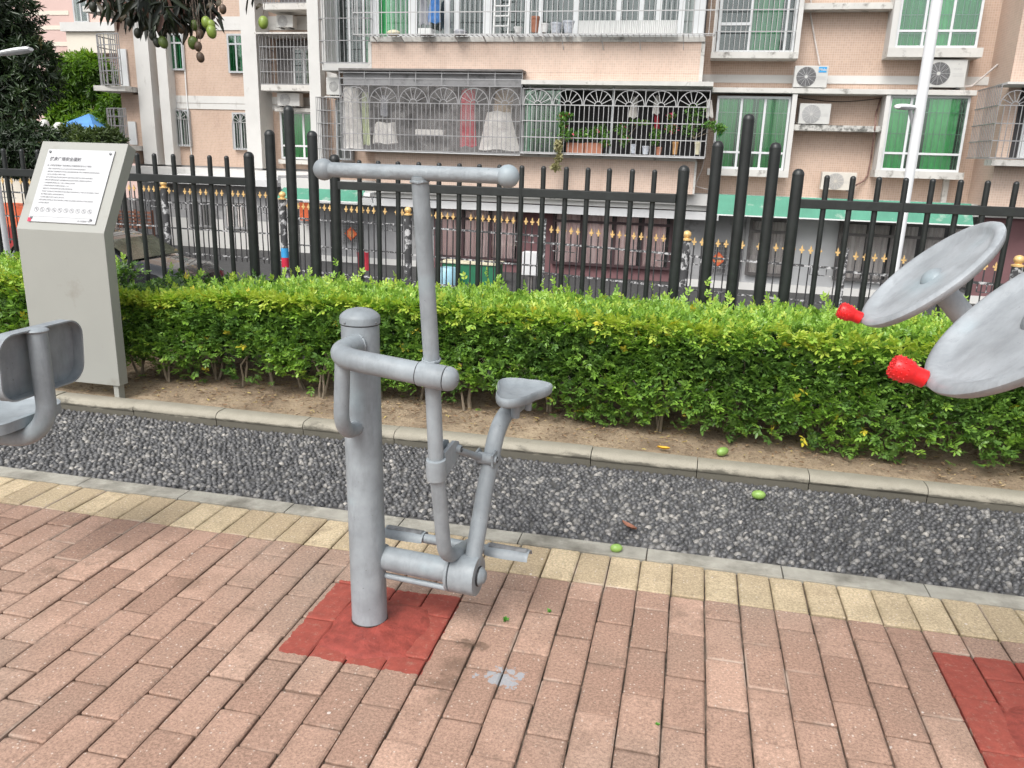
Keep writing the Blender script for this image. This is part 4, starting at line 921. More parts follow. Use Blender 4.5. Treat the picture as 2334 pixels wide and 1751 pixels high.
for rg, a, b, m in ((R2, 590, 835, M_cg), (R2, 1250, 1450, M_dark), (R3, 135, 300, M_dark2), (R3, 1300, 1380, M_cgr)): q0 = at(*rg(a, 120), Y=YB+.6).x; q1 = at(*rg(b, 120), Y=YB+.6).x; Bx('curtain', m, q0, q1, YB+.6, YB+.62, zs+.02, zt)
q0 = at(*R3(480, 160), Y=YB+.33); q1 = at(*R3(1240, 160), Y=YB+.33)
YC = YB-.42; cx0 = at(*R2(380, 285), Y=YC).x; cx1 = at(*R3(1548, 240), Y=YC).x; cz = at(1200, 78, Y=YC).z
cage(cx0, cx1, YC, YB-.05, cz, cz+2.6, .128, (.195, .6), .010, M_cagew, name='balcony_cage')
mbk = MB()
for x in np.arange(cx0, cx1, .128): mbk.bar((x, YC, cz), (x, YB-.05, cz), .014)
for k in range(11): x = cx0+.5+k*.72; mbk.bar((x, YB-.03, zlip-.02), (x, YC+.05, cz-.03), .022); 
for rg, a, b in ((R2, 2085, 2110), (R3, 285, 305), (R3, 615, 632), (R3, 925, 938), (R3, 1295, 1290)): p = at(*rg(a, 270), Y=YC+.1); q = at(*rg(b, 410), Y=YB-.02); mbk.bar(p, q, .016)
mbk.build('cage_floor_bars', M_cagew, bld)
# glazed white pier beside it and the dark return wall
Bx('side_wall', M_tile, bx1+.001, bx1+.02, YB, YW, zpb, zlip)
x0, x1, z0, z1 = rect(R3, 1460, 0, 1560, 480, YW-.01)
# ---- centre bay: lower enclosures ----------------------------------------
zl0 = at(1200, 357, Y=YB).z; lx0 = at(*R2(560, 1300), Y=YB).x; lx1 = at(*R3(1380, 1400), Y=YB).x
Bx('parapet', M_tilel, lx0, lx1, YB+.003, YW, .74, zl0); Bx('ledge', M_lip, lx0-.02, lx1+.03, YB-.05, YW-.002, zl0, zl0+.07); Bx('corner_trim', M_lip, lx1, lx1+.05, YB-.012, YW, .74, zl0)
cxm = at(*R2(1762, 900), Y=YC).x; cl0 = at(*R2(272, 900), Y=YC).x; zt1 = at(*R2(1000, 585), Y=YC).z; zt2 = at(*R3(800, 705), Y=YC).z; zb1 = at(*R2(1000, 1245), Y=YC).z; zb2 = at(*R3(800, 1272), Y=YC).z
cr1 = at(*R3(1500, 900), Y=YC).x
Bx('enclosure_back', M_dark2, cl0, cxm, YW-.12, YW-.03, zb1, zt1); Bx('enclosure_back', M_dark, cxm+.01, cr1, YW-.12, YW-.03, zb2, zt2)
Bx('enclosure_roof', M_caged, cl0, cxm, YC-.05, YW-.02, zt1, zt1+.05); Bx('enclosure_roof', M_lip, cxm, cr1+.05, YC-.12, YW-.02, zt2, zt2+.10)
Bx('enclosure_floor', M_mgrey, cl0, cxm, YC, YW-.03, zb1-.04, zb1); Bx('enclosure_floor', M_mgrey, cxm+.01, cr1, YC, YW-.03, zb2-.04, zb2)
Bx('enclosure_side', M_dark2, cl0-.02, cl0-.002, YC+.3, YW, zb1, zt1); Bx('enclosure_side', M_dgrey, cr1+.002, cr1+.02, YC+.3, YW, zb2, zt2)
za = at(*R2(1000, 705), Y=YC).z; zr = at(*R2(1000, 850), Y=YC).z
c1 = cage(cl0, cxm-.02, YC, YW-.1, zb1, za, .118, (.335, .665), .0095, M_cage, za-zr, name='balcony_cage')
mb = MB()
for z in (za+.16, za+.30): mb.bar((cl0, YC, z), (cxm, YC, z), .022)
for k in range(8): x = cl0+(cxm-cl0)*k/7; mb.bar((x, YC, za), (x, YC, zt1), .02)
mb.build('cage_top_rails', M_cage, bld); Bx('roller_blind', M_dgrey, cl0+.05, cxm-.05, YC+.12, YC+.14, za+.02, zt1-.02)
Bx('plastic_sheeting', M_sheet, cl0+.02, cxm-.05, YC+.14, YC+.145, zb1+.02, za)
za2 = at(*R3(800, 738), Y=YC).z; zr2 = at(*R3(800, 872), Y=YC).z
cage(cxm+.03, cr1, YC, YW-.1, zb2, za2, .118, (.32, .66), .0095, M_cagew, za2-zr2, name='balcony_cage')
Bx('glass_screen', M_glassg, cxm+.05, at(*R3(270, 900), Y=YC+.2).x, YC+.2, YC+.206, zb2, zt2-.1)
for k, (a, b) in enumerate(((20, 40), (262, 278), (700, 720))): x0 = at(*R3(a, 900), Y=YC+.25).x; Bx('screen_post', M_greyalu, x0, x0+.05, YC+.22, YC+.27, zb2, zt2)
# small caged windows left of the bay
x0, x1, z0, z1 = rect(R2, 118, 130, 530, 520, YB+.25)
Bx('bay_box', M_white, x0-.02, x1-.01, YB+.28, YW, z0-.18, z0-.005); Bx('bay_side', M_white, x0-.02, x0+.08, YB+.3, YW, z0, 8)
window(x0+.1, x1-.03, z0+.02, z1+1.9, YW-.1, (.3, .62), None, ((.6, 1, M_cg),), .06, M_alu, M_glass, False)
cage(x0, x1, YB+.1, YW-.05, z0, z1+2.2, .115, (.16, .32, .48, .64), .009, M_cage)
x0, x1, z0, z1 = rect(R2, 80, 800, 285, 1330, YB+.35)
window(x0+.25, x1-.02, z0+.05, z1-.02, YW-.02, (.5,), None, ((.0, .3, M_dark2),), .05, M_greyalu, M_glass, False)
cage(x0, x1, YB+.35, YW-.03, z0, z1, .1, (.2, .4, .6, .8), .009, M_cage)
RX('pilaster', M_white, R2, 20, -40, 112, 1560, YW-.35, .34); RX('pilaster', M_white, R1, 2012, -30, 2064, 1060, YW-.30, .29)
RX('wall_panel', M_white, R2, 160, 560, 275, 640, YW-.02, .018)

# ---- right part of the front ---------------------------------------------
def winbox(reg, a, b, c, d, Yf, **k):
    x0, x1, z0, z1 = rect(reg, a, b, c, d, Yf); return x0, x1, z0, z1
Yp = YW-.55
# upper left boxed window with cage
x0, x1, z0, z1 = rect(R3, 1560, -60, 2160, 430, Yp); xe = at(*R4(440, 200), Y=Yp).x
x1 = at(*R4(400, 200), Y=Yp).x
Bx('box_sill', M_lip, x0-.06, xe, Yp-.05, YW, at(*R4(200, 462), Y=Yp).z, z0); Bx('box_pier', M_white, x1+.01, xe, Yp-.03, YW, z0, 8); Bx('box_pier', M_white, x0-.05, x0+.03, Yp, YW, z0, 8)
window(x0+.05, x1, z0+.0, z0+2.0, Yp+.3, (.02, .42, .88), None, ((.45, .84, M_cg), (.42, .47, M_cgl)), .055, M_alu, M_glass, False, depth=.2)
Bx('transom', M_alu, x0+.1, x0+.1+(x1-x0)*.38, Yp+.08, Yp+.12, at(*R3(1700, 205), Y=Yp).z, at(*R3(1700, 180), Y=Yp).z)
cage(x0, x1+.03, Yp-.02, YW-.02, z0, z0+2.1, .115, (.22, .45, .7), .009, M_cagew)
# upper middle slab
RX('ledge', M_lip, R4, 460, 22, 1222, 72, YW-.4, .4)
# upper right boxed window
x0, x1, z0, z1 = rect(R4, 1208, -160, 1870, 378, Yp); Bx('box_pier', M_white, x0-.13, x0, Yp-.02, YW, z0-.0, 8)
Bx('box_sill', M_lip, x0-.14, x1+.12, Yp-.05, YW, at(*R4(1500, 452), Y=Yp).z, z0)
window(x0+.01, x1, z0, z1, Yp+.2, (.33, .66), .26, ((0, .32, M_cg), (.36, .66, M_cgl), (.66, 1, M_cg)), .055, M_alu, M_glassg)
# white belt and slab
for a, b in ((-345, 375), (640, 1365), (1712, 1918)):
    x0, x1, z0, z1 = rect(R4, a, 600, b, 662, YW); Bx('white_belt', M_white, x0, x1, YW-.02, YW-.001, at(*R4(900, 663), Y=YW).z, at(*R4(900, 598), Y=YW).z)
zs1 = at(*R4(900, 743), Y=Yp).z; zs2 = at(*R4(900, 702), Y=Yp).z; xa = at(*R3(1525, 760), Y=Yp).x; xb = at(*R4(1822, 720), Y=Yp).x
Bx('ledge', M_lip, xa, xb, Yp-.03, YW-.025, zs1, zs2, None, .01)
# lower left window
x0, x1, z0, z1 = rect(R3, 1555, 790, 2150, 1395, Yp+.1); xp0 = at(*R4(335, 1000), Y=Yp+.1).x; xp1 = at(*R4(376, 1000), Y=Yp+.1).x
Bx('box_pier', M_white, xp0+.01, xp1, Yp, YW, z0, zs1-.002); Bx('box_sill', M_lip, x0-.12, xp1, Yp-.02, YW, at(*R3(1800, 1450), Y=Yp).z, z0-.002)
window(x0-.03, xp0, z0, z1, Yp+.3, (.34, .66), .235, ((0, .27, M_cg), (.36, .50, M_cg), (.58, 1, M_cg)), .055, M_alu, M_glassg)
# niche ledge and lower right window
RX('niche_ledge', M_mould, R4, 362, 988, 1095, 1034, Yp+.05, .5)
x0, x1, z0, z1 = rect(R4, 1085, 748, 1760, 1352, Yp); x0 = at(*R4(1110, 1000), Y=Yp).x; x1 = at(*R4(1745, 1000), Y=Yp).x
Bx('box_pier', M_white, x0-.10, x0-.005, Yp, YW, z0, zs1-.003); Bx('box_sill', M_lip, x0-.12, x1+.10, Yp-.03, YW, at(*R4(1400, 1408), Y=Yp).z, z0-.002)
window(x0, x1, z0, z1-.005, Yp+.25, (.28, .45), .235, ((0, .27, M_cgl), (.52, .93, M_cgl)), .055, M_alu, M_glassg)
# protruding wing at the right
wx0 = at(2300, 200, Y=YB-.3).x; 
Bx('wing_wall', M_tilel, wx0, wx0+5, YB-.3, YW+4, .74, 12); Bx('corner_trim', M_lip, wx0-.62, wx0-.5, YW-.12, YW-.001, .74, 8)
def cagewing(ra, za_, zb_, ar):
    xa = at(*R4(ra, 1000), Y=YB-.6).x; z0 = at(*R4(2000, zb_), Y=YB-.9).z; z1 = at(*R4(2000, za_), Y=YB-.9).z
    Bx('balcony_slab', M_lip, xa+.15, wx0+2, YB-.8, YB-.3, z0-.16, z0-.03)
    cage(xa+.02, wx0+2.2, YB-1.0, YB+.6, z0, z1, .115, (.33, .66), .0095, M_cage, ar, name='balcony_cage')
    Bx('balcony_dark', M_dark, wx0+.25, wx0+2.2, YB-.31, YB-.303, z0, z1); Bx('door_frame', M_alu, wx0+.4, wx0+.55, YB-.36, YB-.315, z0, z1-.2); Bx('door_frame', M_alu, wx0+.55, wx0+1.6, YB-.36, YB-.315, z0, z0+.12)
    Bx('awning_plate', M_lip, xa+.1, wx0+2.3, YB-1.05, YB-.3, z1, z1+.05)
cagewing(1905, 668, 1245, .42); cagewing(2085, -500, 165, .3)
# thin pipes and cables on the wall
def pipe(name, pts, r, mat, lb=None, cat='pipe'):
    o = MB().tube(fillet([Vector(p) for p in pts], .08, 4), r, 8).build(name, mat, smooth=True); tag(o, lb, cat); return o
M_pipe = pbr('pale_hose', (.52, .48, .45), .6, .2, 8)
P4 = lambda x, y, Y=YW-.06: at(*R4(x, y), Y=Y)
pipe('drain_hose', [P4(515, -60), P4(510, 120), P4(545, 320), P4(583, 512, YW-.25)], .02, M_pipe, 'thin pale hose hanging down to the unit with the blue badge')
pipe('drain_hose', [P4(1060, 780), P4(1025, 900, YW-.1), P4(1018, 1000, Yp), P4(985, 1250), P4(960, 1380), P4(930, 1425), P4(862, 1462, YW-.2)], .02, pbr('brown_peeling_hose', (.20, .12, .10), .7, .5, 12), 'brown peeling hose curving down to the lowest air conditioner')
pipe('drain_hose', [P4(1708, 683, YW-.3), P4(1780, 680, YW-.3), P4(1890, 590, YW-.4), P4(1985, 508, YW-.5)], .022, M_pipe, 'pale hose slanting up right from the big air conditioner')
pipe('drain_hose', [P4(405, 770), P4(372, 850), P4(370, 940), P4(412, 982)], .018, M_pipe, 'pale hose in the niche left of the shelf air conditioner')
# ---- air conditioners -----------------------------------------------------
M_acw = pbr('air_conditioner_casing', (.52, .52, .50), .45, .05, 4, dirt=(6, .66, .8), dirtcol=(.4, .38, .34)); M_acc = pbr('yellowed_casing', (.56, .53, .47), .5, .06, 4)
M_blue = pbr('blue_badge', (.03, .30, .62), .4); M_grill = pbr('dark_grille', (.06, .06, .06), .5); M_greyp = pbr('grey_print', (.35, .35, .36), .6)
def aircon(reg, a, b, c, d, Y, label, fan, casing=None, badge=None, dep=.28, ink=False):
    x0, x1, z0, z1 = rect(reg, a, b, c, d, Y); W_, H_ = x1-x0, z1-z0; cx, cz_ = (x0+x1)/2, z0
    t = thing('air_conditioner', (cx, Y+dep/2, z0), label, 'air conditioner', 'air conditioners on the facades'); cm = casing or M_acw
    MB().box(x0, x1, Y, Y+dep, z0+.03, z1, .015).build('casing', cm, t)
    for x in (x0+.1, x1-.16): MB().box(x, x+.06, Y-.01, Y+dep+.01, z0, z0+.03).build('foot', M_grill, t)
    fx = x0+W_*fan[0]; fz = z0+H_*.52; r = min(H_*.43, W_*.3)
    f_ = MB().lathe([(r, .0005), (r, .006), (r*.96, .009)], (fx, Y, fz), (0, -1, 0), 28).build('fan_recess', M_grill if fan[1] else M_greyp, t, smooth=True)
    mb = MB()
    for k in range(1, 9): rr_ = r*k/8.6; pts = [(fx+rr_*math.cos(a), Y-.013, fz+rr_*math.sin(a)) for a in np.linspace(0, 2*math.pi, 21)]; [mb.bar(p, q, .006) for p, q in zip(pts, pts[1:])]
    for a in np.linspace(0, math.pi, 7): mb.bar((fx-r*math.cos(a), Y-.014, fz-r*math.sin(a)), (fx+r*math.cos(a), Y-.014, fz+r*math.sin(a)), .008)
    mb.build('fan_grille', cm if not fan[1] else M_greyp, t); MB().lathe([(r*.16, .012), (r*.16, .018), (0, .019)], (fx, Y, fz), (0, -1, 0), 14).build('fan_hub', cm, t)
    mb = MB(); 
    for k in range(3): mb.box(x0+W_*.66, x1-W_*.06, Y-.003, Y+.001, z0+H_*(.42+.05*k), z0+H_*(.425+.05*k))
    mb.build('louvre_lines', M_greyp, t)
    fn = lambda u_, v_, d_: Vector((u_, Y-.006-d_*.1, v_))
    if badge:
        MB().box(x1-W_*.29, x1-W_*.055, Y-.006, Y-.0005, z1-H_*.29, z1-H_*.05).build('badge', M_blue, t)
        text(badge, H_*.15, x1-W_*.275, z1-H_*.215, t, M_acw, .01, fn, bold=.002)
    if ink:
        mb = MB(); ex, ez, s = x0+W_*.78, z1-H_*.15, .022
        for q in (90, 210, 330): ux, uz = math.cos(R_(q)), math.sin(R_(q)); mb.add([(ex, Y-.004, ez), (ex+s*ux*.5-s*uz*.3, Y-.004, ez+s*uz*.5+s*ux*.3), (ex+s*ux, Y-.004, ez+s*uz), (ex+s*ux*.5+s*uz*.3, Y-.004, ez+s*uz*.5-s*ux*.3)], [(0, 1, 2, 3)])
        mb.build('emblem', M_greyp, t); text('MITSUBISHI', .035, x0+W_*.655, z1-H_*.34, t, M_greyp, .01, fn)
    return t
aircon(R4, 380, 518, 645, 700, Yp+.05, 'white air conditioner with a blue badge, standing on the slab', (.36, 1), None, 'Midea')
aircon(R4, 420, 816, 665, 988, Yp+.12, 'cream air conditioner on the mouldy shelf below the blue-badged one', (.39, 0))
aircon(R4, 1428, 470, 1735, 700, Yp+.02, 'large white air conditioner behind the lamp pole with three-diamond emblem', (.29, 1), None, None, .32, True)
aircon(R4, 595, 1357, 868, 1508, YW-.5, 'lowest cream air conditioner standing on the white ledge behind fence pickets', (.40, 0), M_acc)
aircon(R2, 157, 637, 275, 790, YW-.65, 'square white air conditioner between the pilaster and the plastic sheeted balcony', (.5, 0))
Bx('ac_bracket', M_lip, at(*R2(150, 790), Y=YW-.65).x, at(*R2(280, 790), Y=YW-.65).x, YW-.7, YW-.01, at(*R2(200, 800), Y=YW-.65).z, at(*R2(200, 791), Y=YW-.65).z)

# ---- things kept on the balconies ------------------------------------------
M_cloth = pbr('white_sheet', (.62, .60, .57), .9, .12, 6, bs=.6, bscale=9); M_redc = pbr('red_cloth', (.42, .03, .05), .85, .2, 6); M_greyc = pbr('grey_cloth', (.34, .35, .38), .9, .2, 5); M_bluec = pbr('blue_bag', (.08, .22, .50), .4, .3, 8)
M_terr = pbr('terracotta_pot', (.36, .15, .09), .7, .15, 8); M_china = pbr('blue_white_china', (.50, .53, .58), .3, .3, 25); M_whitep = pbr('white_plastic', (.68, .69, .68), .4, .04, 4); M_cream = pbr('cream_plastic', (.62, .58, .42), .5, .1, 5)
def cloth(name, reg, a, b, c, d, Y, mat, label, cat='cloth', taper=.85, wv=5, dep=.10):
    x0, x1, z0, z1 = rect(reg, a, b, c, d, Y); mb = MB(); n, m = 14, 8; vs = []; r = random.Random(a+b)
    ph = r.random()*6
    for side in (0, 1):
        for j in range(m+1):
            t = j/m; w_ = (x1-x0)*(taper+(1-taper)*(1-t)); cx = (x0+x1)/2+.02*math.sin(3*t+ph)
            for i in range(n+1):
                s = i/n-.5; vs.append((cx+s*w_, Y+(side-.5)*dep*(1-(2*s)**4)+.02*math.sin(s*wv*6+ph), z0+(z1-z0)*t+(.02*math.sin(s*9+ph) if j in (0, m) else 0)))
    k = (n+1)*(m+1); fs = []
    for s_ in (0, k): fs += [(s_+j*(n+1)+i, s_+j*(n+1)+i+1, s_+(j+1)*(n+1)+i+1, s_+(j+1)*(n+1)+i) for j in range(m) for i in range(n)]
    bd = [i for i in range(n+1)]+[j*(n+1)+n for j in range(1, m+1)]+[m*(n+1)+i for i in range(n-1, -1, -1)]+[j*(n+1) for j in range(m-1, 0, -1)]
    fs += [(bd[i], bd[(i+1) % len(bd)], bd[(i+1) % len(bd)]+k, bd[i]+k) for i in range(len(bd))]
    o = mb.add(vs, fs).build(name, mat, smooth=True); tag(o, label, cat); return o
def pot(reg, a, b, c, d, Y, mat, label, name='flower_pot', cat='pot', prof=None):
    x0, x1, z0, z1 = rect(reg, a, b, c, d, Y); r = (x1-x0)/2; h = z1-z0
    pr = prof or [(.68, 0), (.82, .45), (.92, .8), (1, .82), (1, 1), (.9, 1), (.86, .9), (0, .88)]
    o = MB().lathe([(q*r, t*h) for q, t in pr], ((x0+x1)/2, Y+r, z0), n=16).build(name, mat, smooth=True); tag(o, label, cat); return o
YI = YC+.30
cloth('hanging_shirt', R2, 915, -30, 1010, 200, YI, M_greyc, 'pale grey shirt hanging behind the upper balcony bars', 'clothes', .5); cloth('plastic_bag', R2, 995, -40, 1105, 190, YI+.02, M_bluec, 'blue bag hanging beside the grey shirt on the upper balcony', 'bag', .7)
x0, x1, z0, z1 = rect(R2, 912, 232, 1022, 284, YC+.12); tag(MB().box(x0, x1, YC+.1, YC+.35, z0, z1, .02).build('storage_box', M_whitep), 'white plastic box on the upper balcony sill', 'box')
x0, x1, z0, z1 = rect(R2, 648, 248, 755, 286, YC+.12); o = MB().sphere(((x0+x1)/2, YC+.2, (z0+z1)/2), (x1-x0)/2, 14, 8, (1, .7, .42)).build('cloth_bundle', M_cream, smooth=True); tag(o, 'cream bundle at the left end of the upper balcony sill', 'bundle')
x0, x1, z0, z1 = rect(R2, 1195, 240, 1300, 284, YC+.12); o = MB().lathe([(.02, 0), (.15, 0), (.165, .08), (.13, .12), (0, .13)], ((x0+x1)/2, YC+.25, z0), n=16).build('basket', M_greyc, smooth=True); tag(o, 'low grey basket on the upper balcony sill', 'basket')
# step ladder
lx0, lx1, lz0, lz1 = rect(R2, 1535, -40, 1655, 200, YI); lt = thing('step_ladder', ((lx0+lx1)/2, YI, cz), 'white step ladder leaning inside the upper balcony', 'ladder')
for x in (lx0, lx1): MB().bar((x, YI, cz+.03), (x, YI+.15, cz+1.3), .035, .02).build('rail', M_whitep, lt)
for k in range(5): MB().box(lx0, lx1, YI-.01+.02*k, YI+.05+.02*k, cz+.22+.23*k, cz+.25+.23*k).build('rung', M_whitep, lt)
pot(R2, 1828, 130, 1905, 262, YC+.12, M_terr, 'tall terracotta pot on the upper balcony sill'); pot(R2, 1918, 188, 1980, 262, YC+.12, M_whitep, 'small white pot beside the tall terracotta one')
pot(R2, 1990, 180, 2088, 266, YC+.12, M_china, 'blue and white china pot, left one of two'); pot(R2, 2092, 165, 2190, 266, YC+.12, M_china, 'taller blue and white china pot with a leafless plant')
pot(R2, 1690, 218, 1762, 266, YC+.12, M_whitep, 'round white bowl near the balcony corner post', 'bowl', 'bowl')
x0, x1, z0, z1 = rect(R3, 428, 150, 1240, 262, YC+.12); mb = MB(); n = 160; z0 = cz+.02; z1 = z0+.30
vs = [(x0+(x1-x0)*i/n, YC+.14+.012*math.sin(i*2.1), z) for z in (z0, z1) for i in range(n+1)]+[(x0+(x1-x0)*i/n, YC+.17+.012*math.sin(i*2.1), z) for z in (z0, z1) for i in range(n+1)]
k = n+1; fs = [(i, i+1, k+i+1, k+i) for i in range(n)]+[(2*k+i+1, 2*k+i, 3*k+i, 3*k+i+1) for i in range(n)]+[(k+i, k+i+1, 3*k+i+1, 3*k+i) for i in range(n)]
tag(mb.add(vs, fs).build('planter_trough', M_whitep), 'long white corrugated planter trough on the upper balcony', 'planter')
YI2 = YC+.35
cloth('covered_furniture', R2, 292, 720, 455, 1225, YI2, M_cloth, 'tall cream cloth bundle at the left end of the sheeted balcony', 'cover', .75, 3, .3); cloth('hanging_cloth', R2, 455, 760, 515, 1190, YI2+.1, pbr('pale_lime_cloth', (.52, .58, .36), .9, .1), 'pale lime cloth hanging beside the cream bundle', 'cloth', .9)
cloth('covered_furniture', R2, 540, 1010, 750, 1180, YI2+.1, M_cloth, 'low white covered box behind the plastic sheet', 'cover', .8, 3, .3); cloth('hanging_cloth', R2, 605, 790, 672, 955, YI2, M_greyc, 'small grey towel hanging high behind the plastic sheet', 'cloth')
x0, x1, z0, z1 = rect(R2, 888, 1065, 1118, 1130, YI2); tag(MB().box(x0, x1, YI2, YI2+.3, z0+.05, z1, .03).build('laundry_tray', M_cloth), 'white tray with folded towels in the sheeted balcony', 'tray')
cloth('hanging_robe', R2, 1258, 735, 1395, 1205, YI2, M_redc, 'long red robe hanging behind the plastic sheet', 'clothes', .8, 4)
cloth('covered_furniture', R2, 1410, 920, 1750, 1235, YI2, M_cloth, 'big white covered heap at the right end of the sheeted balcony', 'cover', .55, 3, .35); cloth('cardboard_box', R2, 1540, 740, 1690, 940, YI2+.3, pbr('tan_card', (.42, .34, .25), .9, .1), 'tan cardboard standing behind the white heap', 'box', 1., 1)
cloth('hanging_bag', R3, 845, 800, 925, 970, YC+.35, M_cloth, 'crumpled white plastic bag hanging in the right balcony', 'bag', .5); cloth('hanging_bag', R3, 1040, 790, 1105, 940, YC+.35, M_cloth, 'second white bag, above the red cloth in the right balcony', 'bag', .5); cloth('hanging_cloth', R3, 1055, 890, 1095, 1060, YC+.4, M_redc, 'narrow red cloth hanging below a white bag', 'cloth'); cloth('hanging_bag', R3, 1475, 820, 1535, 965, YC+.1, M_cloth, 'white plastic bag tied outside the right balcony corner', 'bag', .7)
# ---- balcony plants ---------------------------------------------------------
M_bplant = leafmat('balcony_foliage', [(0, (.03, .08, .02)), (.5, (.09, .22, .04)), (.8, (.2, .38, .07)), (.9, (.3, .30, .08)), (1, (.6, .06, .14))], .45, .3)
def plant(name, blobs, label, n=260, L=.07, pinkf=.03, group=None, mat=None, seed=1, cat='plant', droop=0.):
    g = np.random.default_rng(seed); P = []; 
    for (c, r) in blobs:
        q = unit(g.normal(size=(n, 3)))*(g.random((n, 1))**.45)*np.array(r); P.append(q+np.array(c))
    P = np.concatenate(P); D = unit(g.normal(size=P.shape)+[0, -.5, .1-droop]); Nn = unit(g.normal(0, .5, P.shape)+[0, -.4, 1])
    t = np.clip(g.random(len(P))*.6+.2, 0, .88); t[g.random(len(P)) < pinkf] = 1; LL = L*g.uniform(.6, 1.2, len(P))
    V, F, T = leaves(P, D, Nn, LL, LL*.5, t); c0 = blobs[0][0]; root = thing(name, (c0[0], c0[1], min(b[0][2]-b[1][2] for b in blobs)), label, cat, group); npmesh('foliage', V, F, T, mat or M_bplant, root, 'stuff')
    mb = MB(); b0 = Vector(root.location)
    for (c, r) in blobs:
        c = Vector(c); mb.tube([b0, b0.lerp(c, .6)+Vector((g.normal(0, .02), 0, 0)), c], [.010, .007, .004], 5)
    mb.build('stems', M_twig, root, smooth=True); return root
pts3 = lambda x, y, Y=YC+.12: tuple(at(*R3(x, y), Y=Y))
plant('flowering_plant', [(pts3(300, 1000, YC), (.13, .12, .22)), (pts3(330, 1110, YC), (.22, .15, .16)), (pts3(330, 950, YC), (.22, .10, .05)), (pts3(430, 1110), (.2, .15, .14))], 'tallest flowering plant at the left of the right balcony, leaning out', 170, .08, .05, seed=2)
plant('flowering_plant', [(pts3(520, 1100), (.28, .15, .15)), (pts3(620, 1090), (.2, .15, .18)), (pts3(650, 1170), (.12, .1, .12))], 'broad green plant beside the tallest one in the right balcony', 190, .08, .03, seed=3)
plant('potted_plant', [(pts3(780, 1060), (.22, .15, .16)), (pts3(810, 1150), (.13, .12, .16)), (pts3(930, 1010), (.30, .08, .06))], 'green plant with a horizontal flowering twig in the right balcony', 170, .07, .03, seed=4)
plant('potted_plant', [(pts3(1060, 1110), (.16, .12, .17)), (pts3(1050, 1160), (.10, .10, .1))], 'small round plant above the terracotta pot', 200, .07, .01, seed=5)
plant('potted_plant', [(pts3(1190, 1060), (.17, .14, .14)), (pts3(1190, 960), (.10, .10, .06))], 'plant with a cerise flower cluster between the right balcony bars', 150, .07, .16, seed=6)
plant('shrub_in_pot', [(pts3(1390, 930), (.28, .15, .22)), (pts3(1350, 1050), (.25, .15, .25)), (pts3(1520, 1030, YC-.1), (.25, .12, .10)), (pts3(1590, 1060, YC-.15), (.14, .1, .10))], 'largest shrub poking out of the right corner of the balcony', 150, .08, .0, seed=7)
plant('hanging_plant', [(pts3(265, 1200, YC-.08), (.10, .06, .14)), (pts3(270, 1290, YC-.08), (.08, .05, .12)), (pts3(240, 1370, YC-.08), (.10, .05, .08))], 'yellowish spider plant hanging below the balcony floor', 150, .10, .0, mat=leafmat('straw_leaf', [(0, (.18, .16, .06)), (1, (.42, .40, .22))], .6, .2), seed=8, droop=.8)
plant('fern', [(pts3(130, 1130, YC+.5), (.30, .12, .18)), (pts3(180, 960, YC+.5), (.2, .1, .1))], 'dark fern behind the green glass screen', 220, .14, .0, seed=9)
pot(R3, 1060, 1208, 1112, 1275, YC+.1, M_terr, 'terracotta pot under the small round plant'); pot(R3, 1378, 1165, 1432, 1272, YC+.1, M_cream, 'cream jar near the right end of the balcony sill'); pot(R3, 852, 1185, 900, 1262, YC+.1, M_china, 'patterned white pot, left of the pair'); pot(R3, 945, 1200, 1010, 1268, YC+.1, M_china, 'wider patterned white pot, right of the pair')
pot(R3, 1195, 1165, 1248, 1270, YC+.12, pbr('amber_jar', (.45, .25, .10), .5, .2), 'amber jar between the terracotta pot and the cream jar', 'jar', 'jar')
for a, b, lb in ((330, 470, 'long brown planter box at the left of the right balcony'), (480, 620, 'second brown planter box under the broad plant')): x0, x1, z0, z1 = rect(R3, a, 1175, b, 1262, YC+.12); tag(MB().prism([(x0, z0), (x1, z0), (x1+.01, z1), (x0-.01, z1)], 'y', YC+.1, YC+.3).build('planter_box', M_terr), lb, 'planter')

# ---- ground floor front ------------------------------------------------------
Yg = YW
def awning(reg, a, b, c, d, label, seg=24):
    x0, x1, z0, z1 = rect(reg, a, b, c, d, YW-1.6); mb = MB(); n = int((x1-x0)/.045); vs = []
    for s in (0, 1):
        for y, z in ((YW-1.7, z0), (YW-1.28, z1)):
            for i in range(n+1): vs.append((x0+(x1-x0)*i/n, y, z+.003*(i % 2)-s*.012))
    k = n+1; fs = [(i, i+1, k+i+1, k+i) for i in range(n)]+[(2*k+i+1, 2*k+i, 3*k+i, 3*k+i+1) for i in range(n)]+[(i+1, i, 2*k+i, 2*k+i+1) for i in range(n)]
    t = thing('awning', ((x0+x1)/2, YW-1.3, z0), label, 'awning'); mb.add(vs, fs).build('sheet', M_awn, t); MB().box(x0, x1, YW-1.72, YW-1.69, z0-.03, z0+.0, .004).build('edge_rail', M_whitep, t)
awning(S_, 1628, 455, 2222, 500, 'long green corrugated awning at the right of the ground floor'); awning(S_, 634, 432, 822, 456, 'short green awning behind the left fence cluster')
Bx('wall_panel', M_dgrey, XL, at(990, 520, Y=Yg).x, Yg-.03, Yg+.01, ZG, .46); Bx('dado', M_white, at(735, 600, Y=Yg).x, at(990, 600, Y=Yg).x, Yg-.05, Yg-.031, ZG, at(850, 588, Y=Yg).z)
Bx('wall_panel', M_maroon, at(990, 520, Y=Yg).x, at(1560, 520, Y=Yg).x, Yg-.03, Yg+.01, ZG, .46); Bx('dado', M_white, at(1135, 600, Y=Yg).x, at(1560, 600, Y=Yg).x, Yg-.05, Yg-.031, ZG, at(1350, 632, Y=Yg).z)
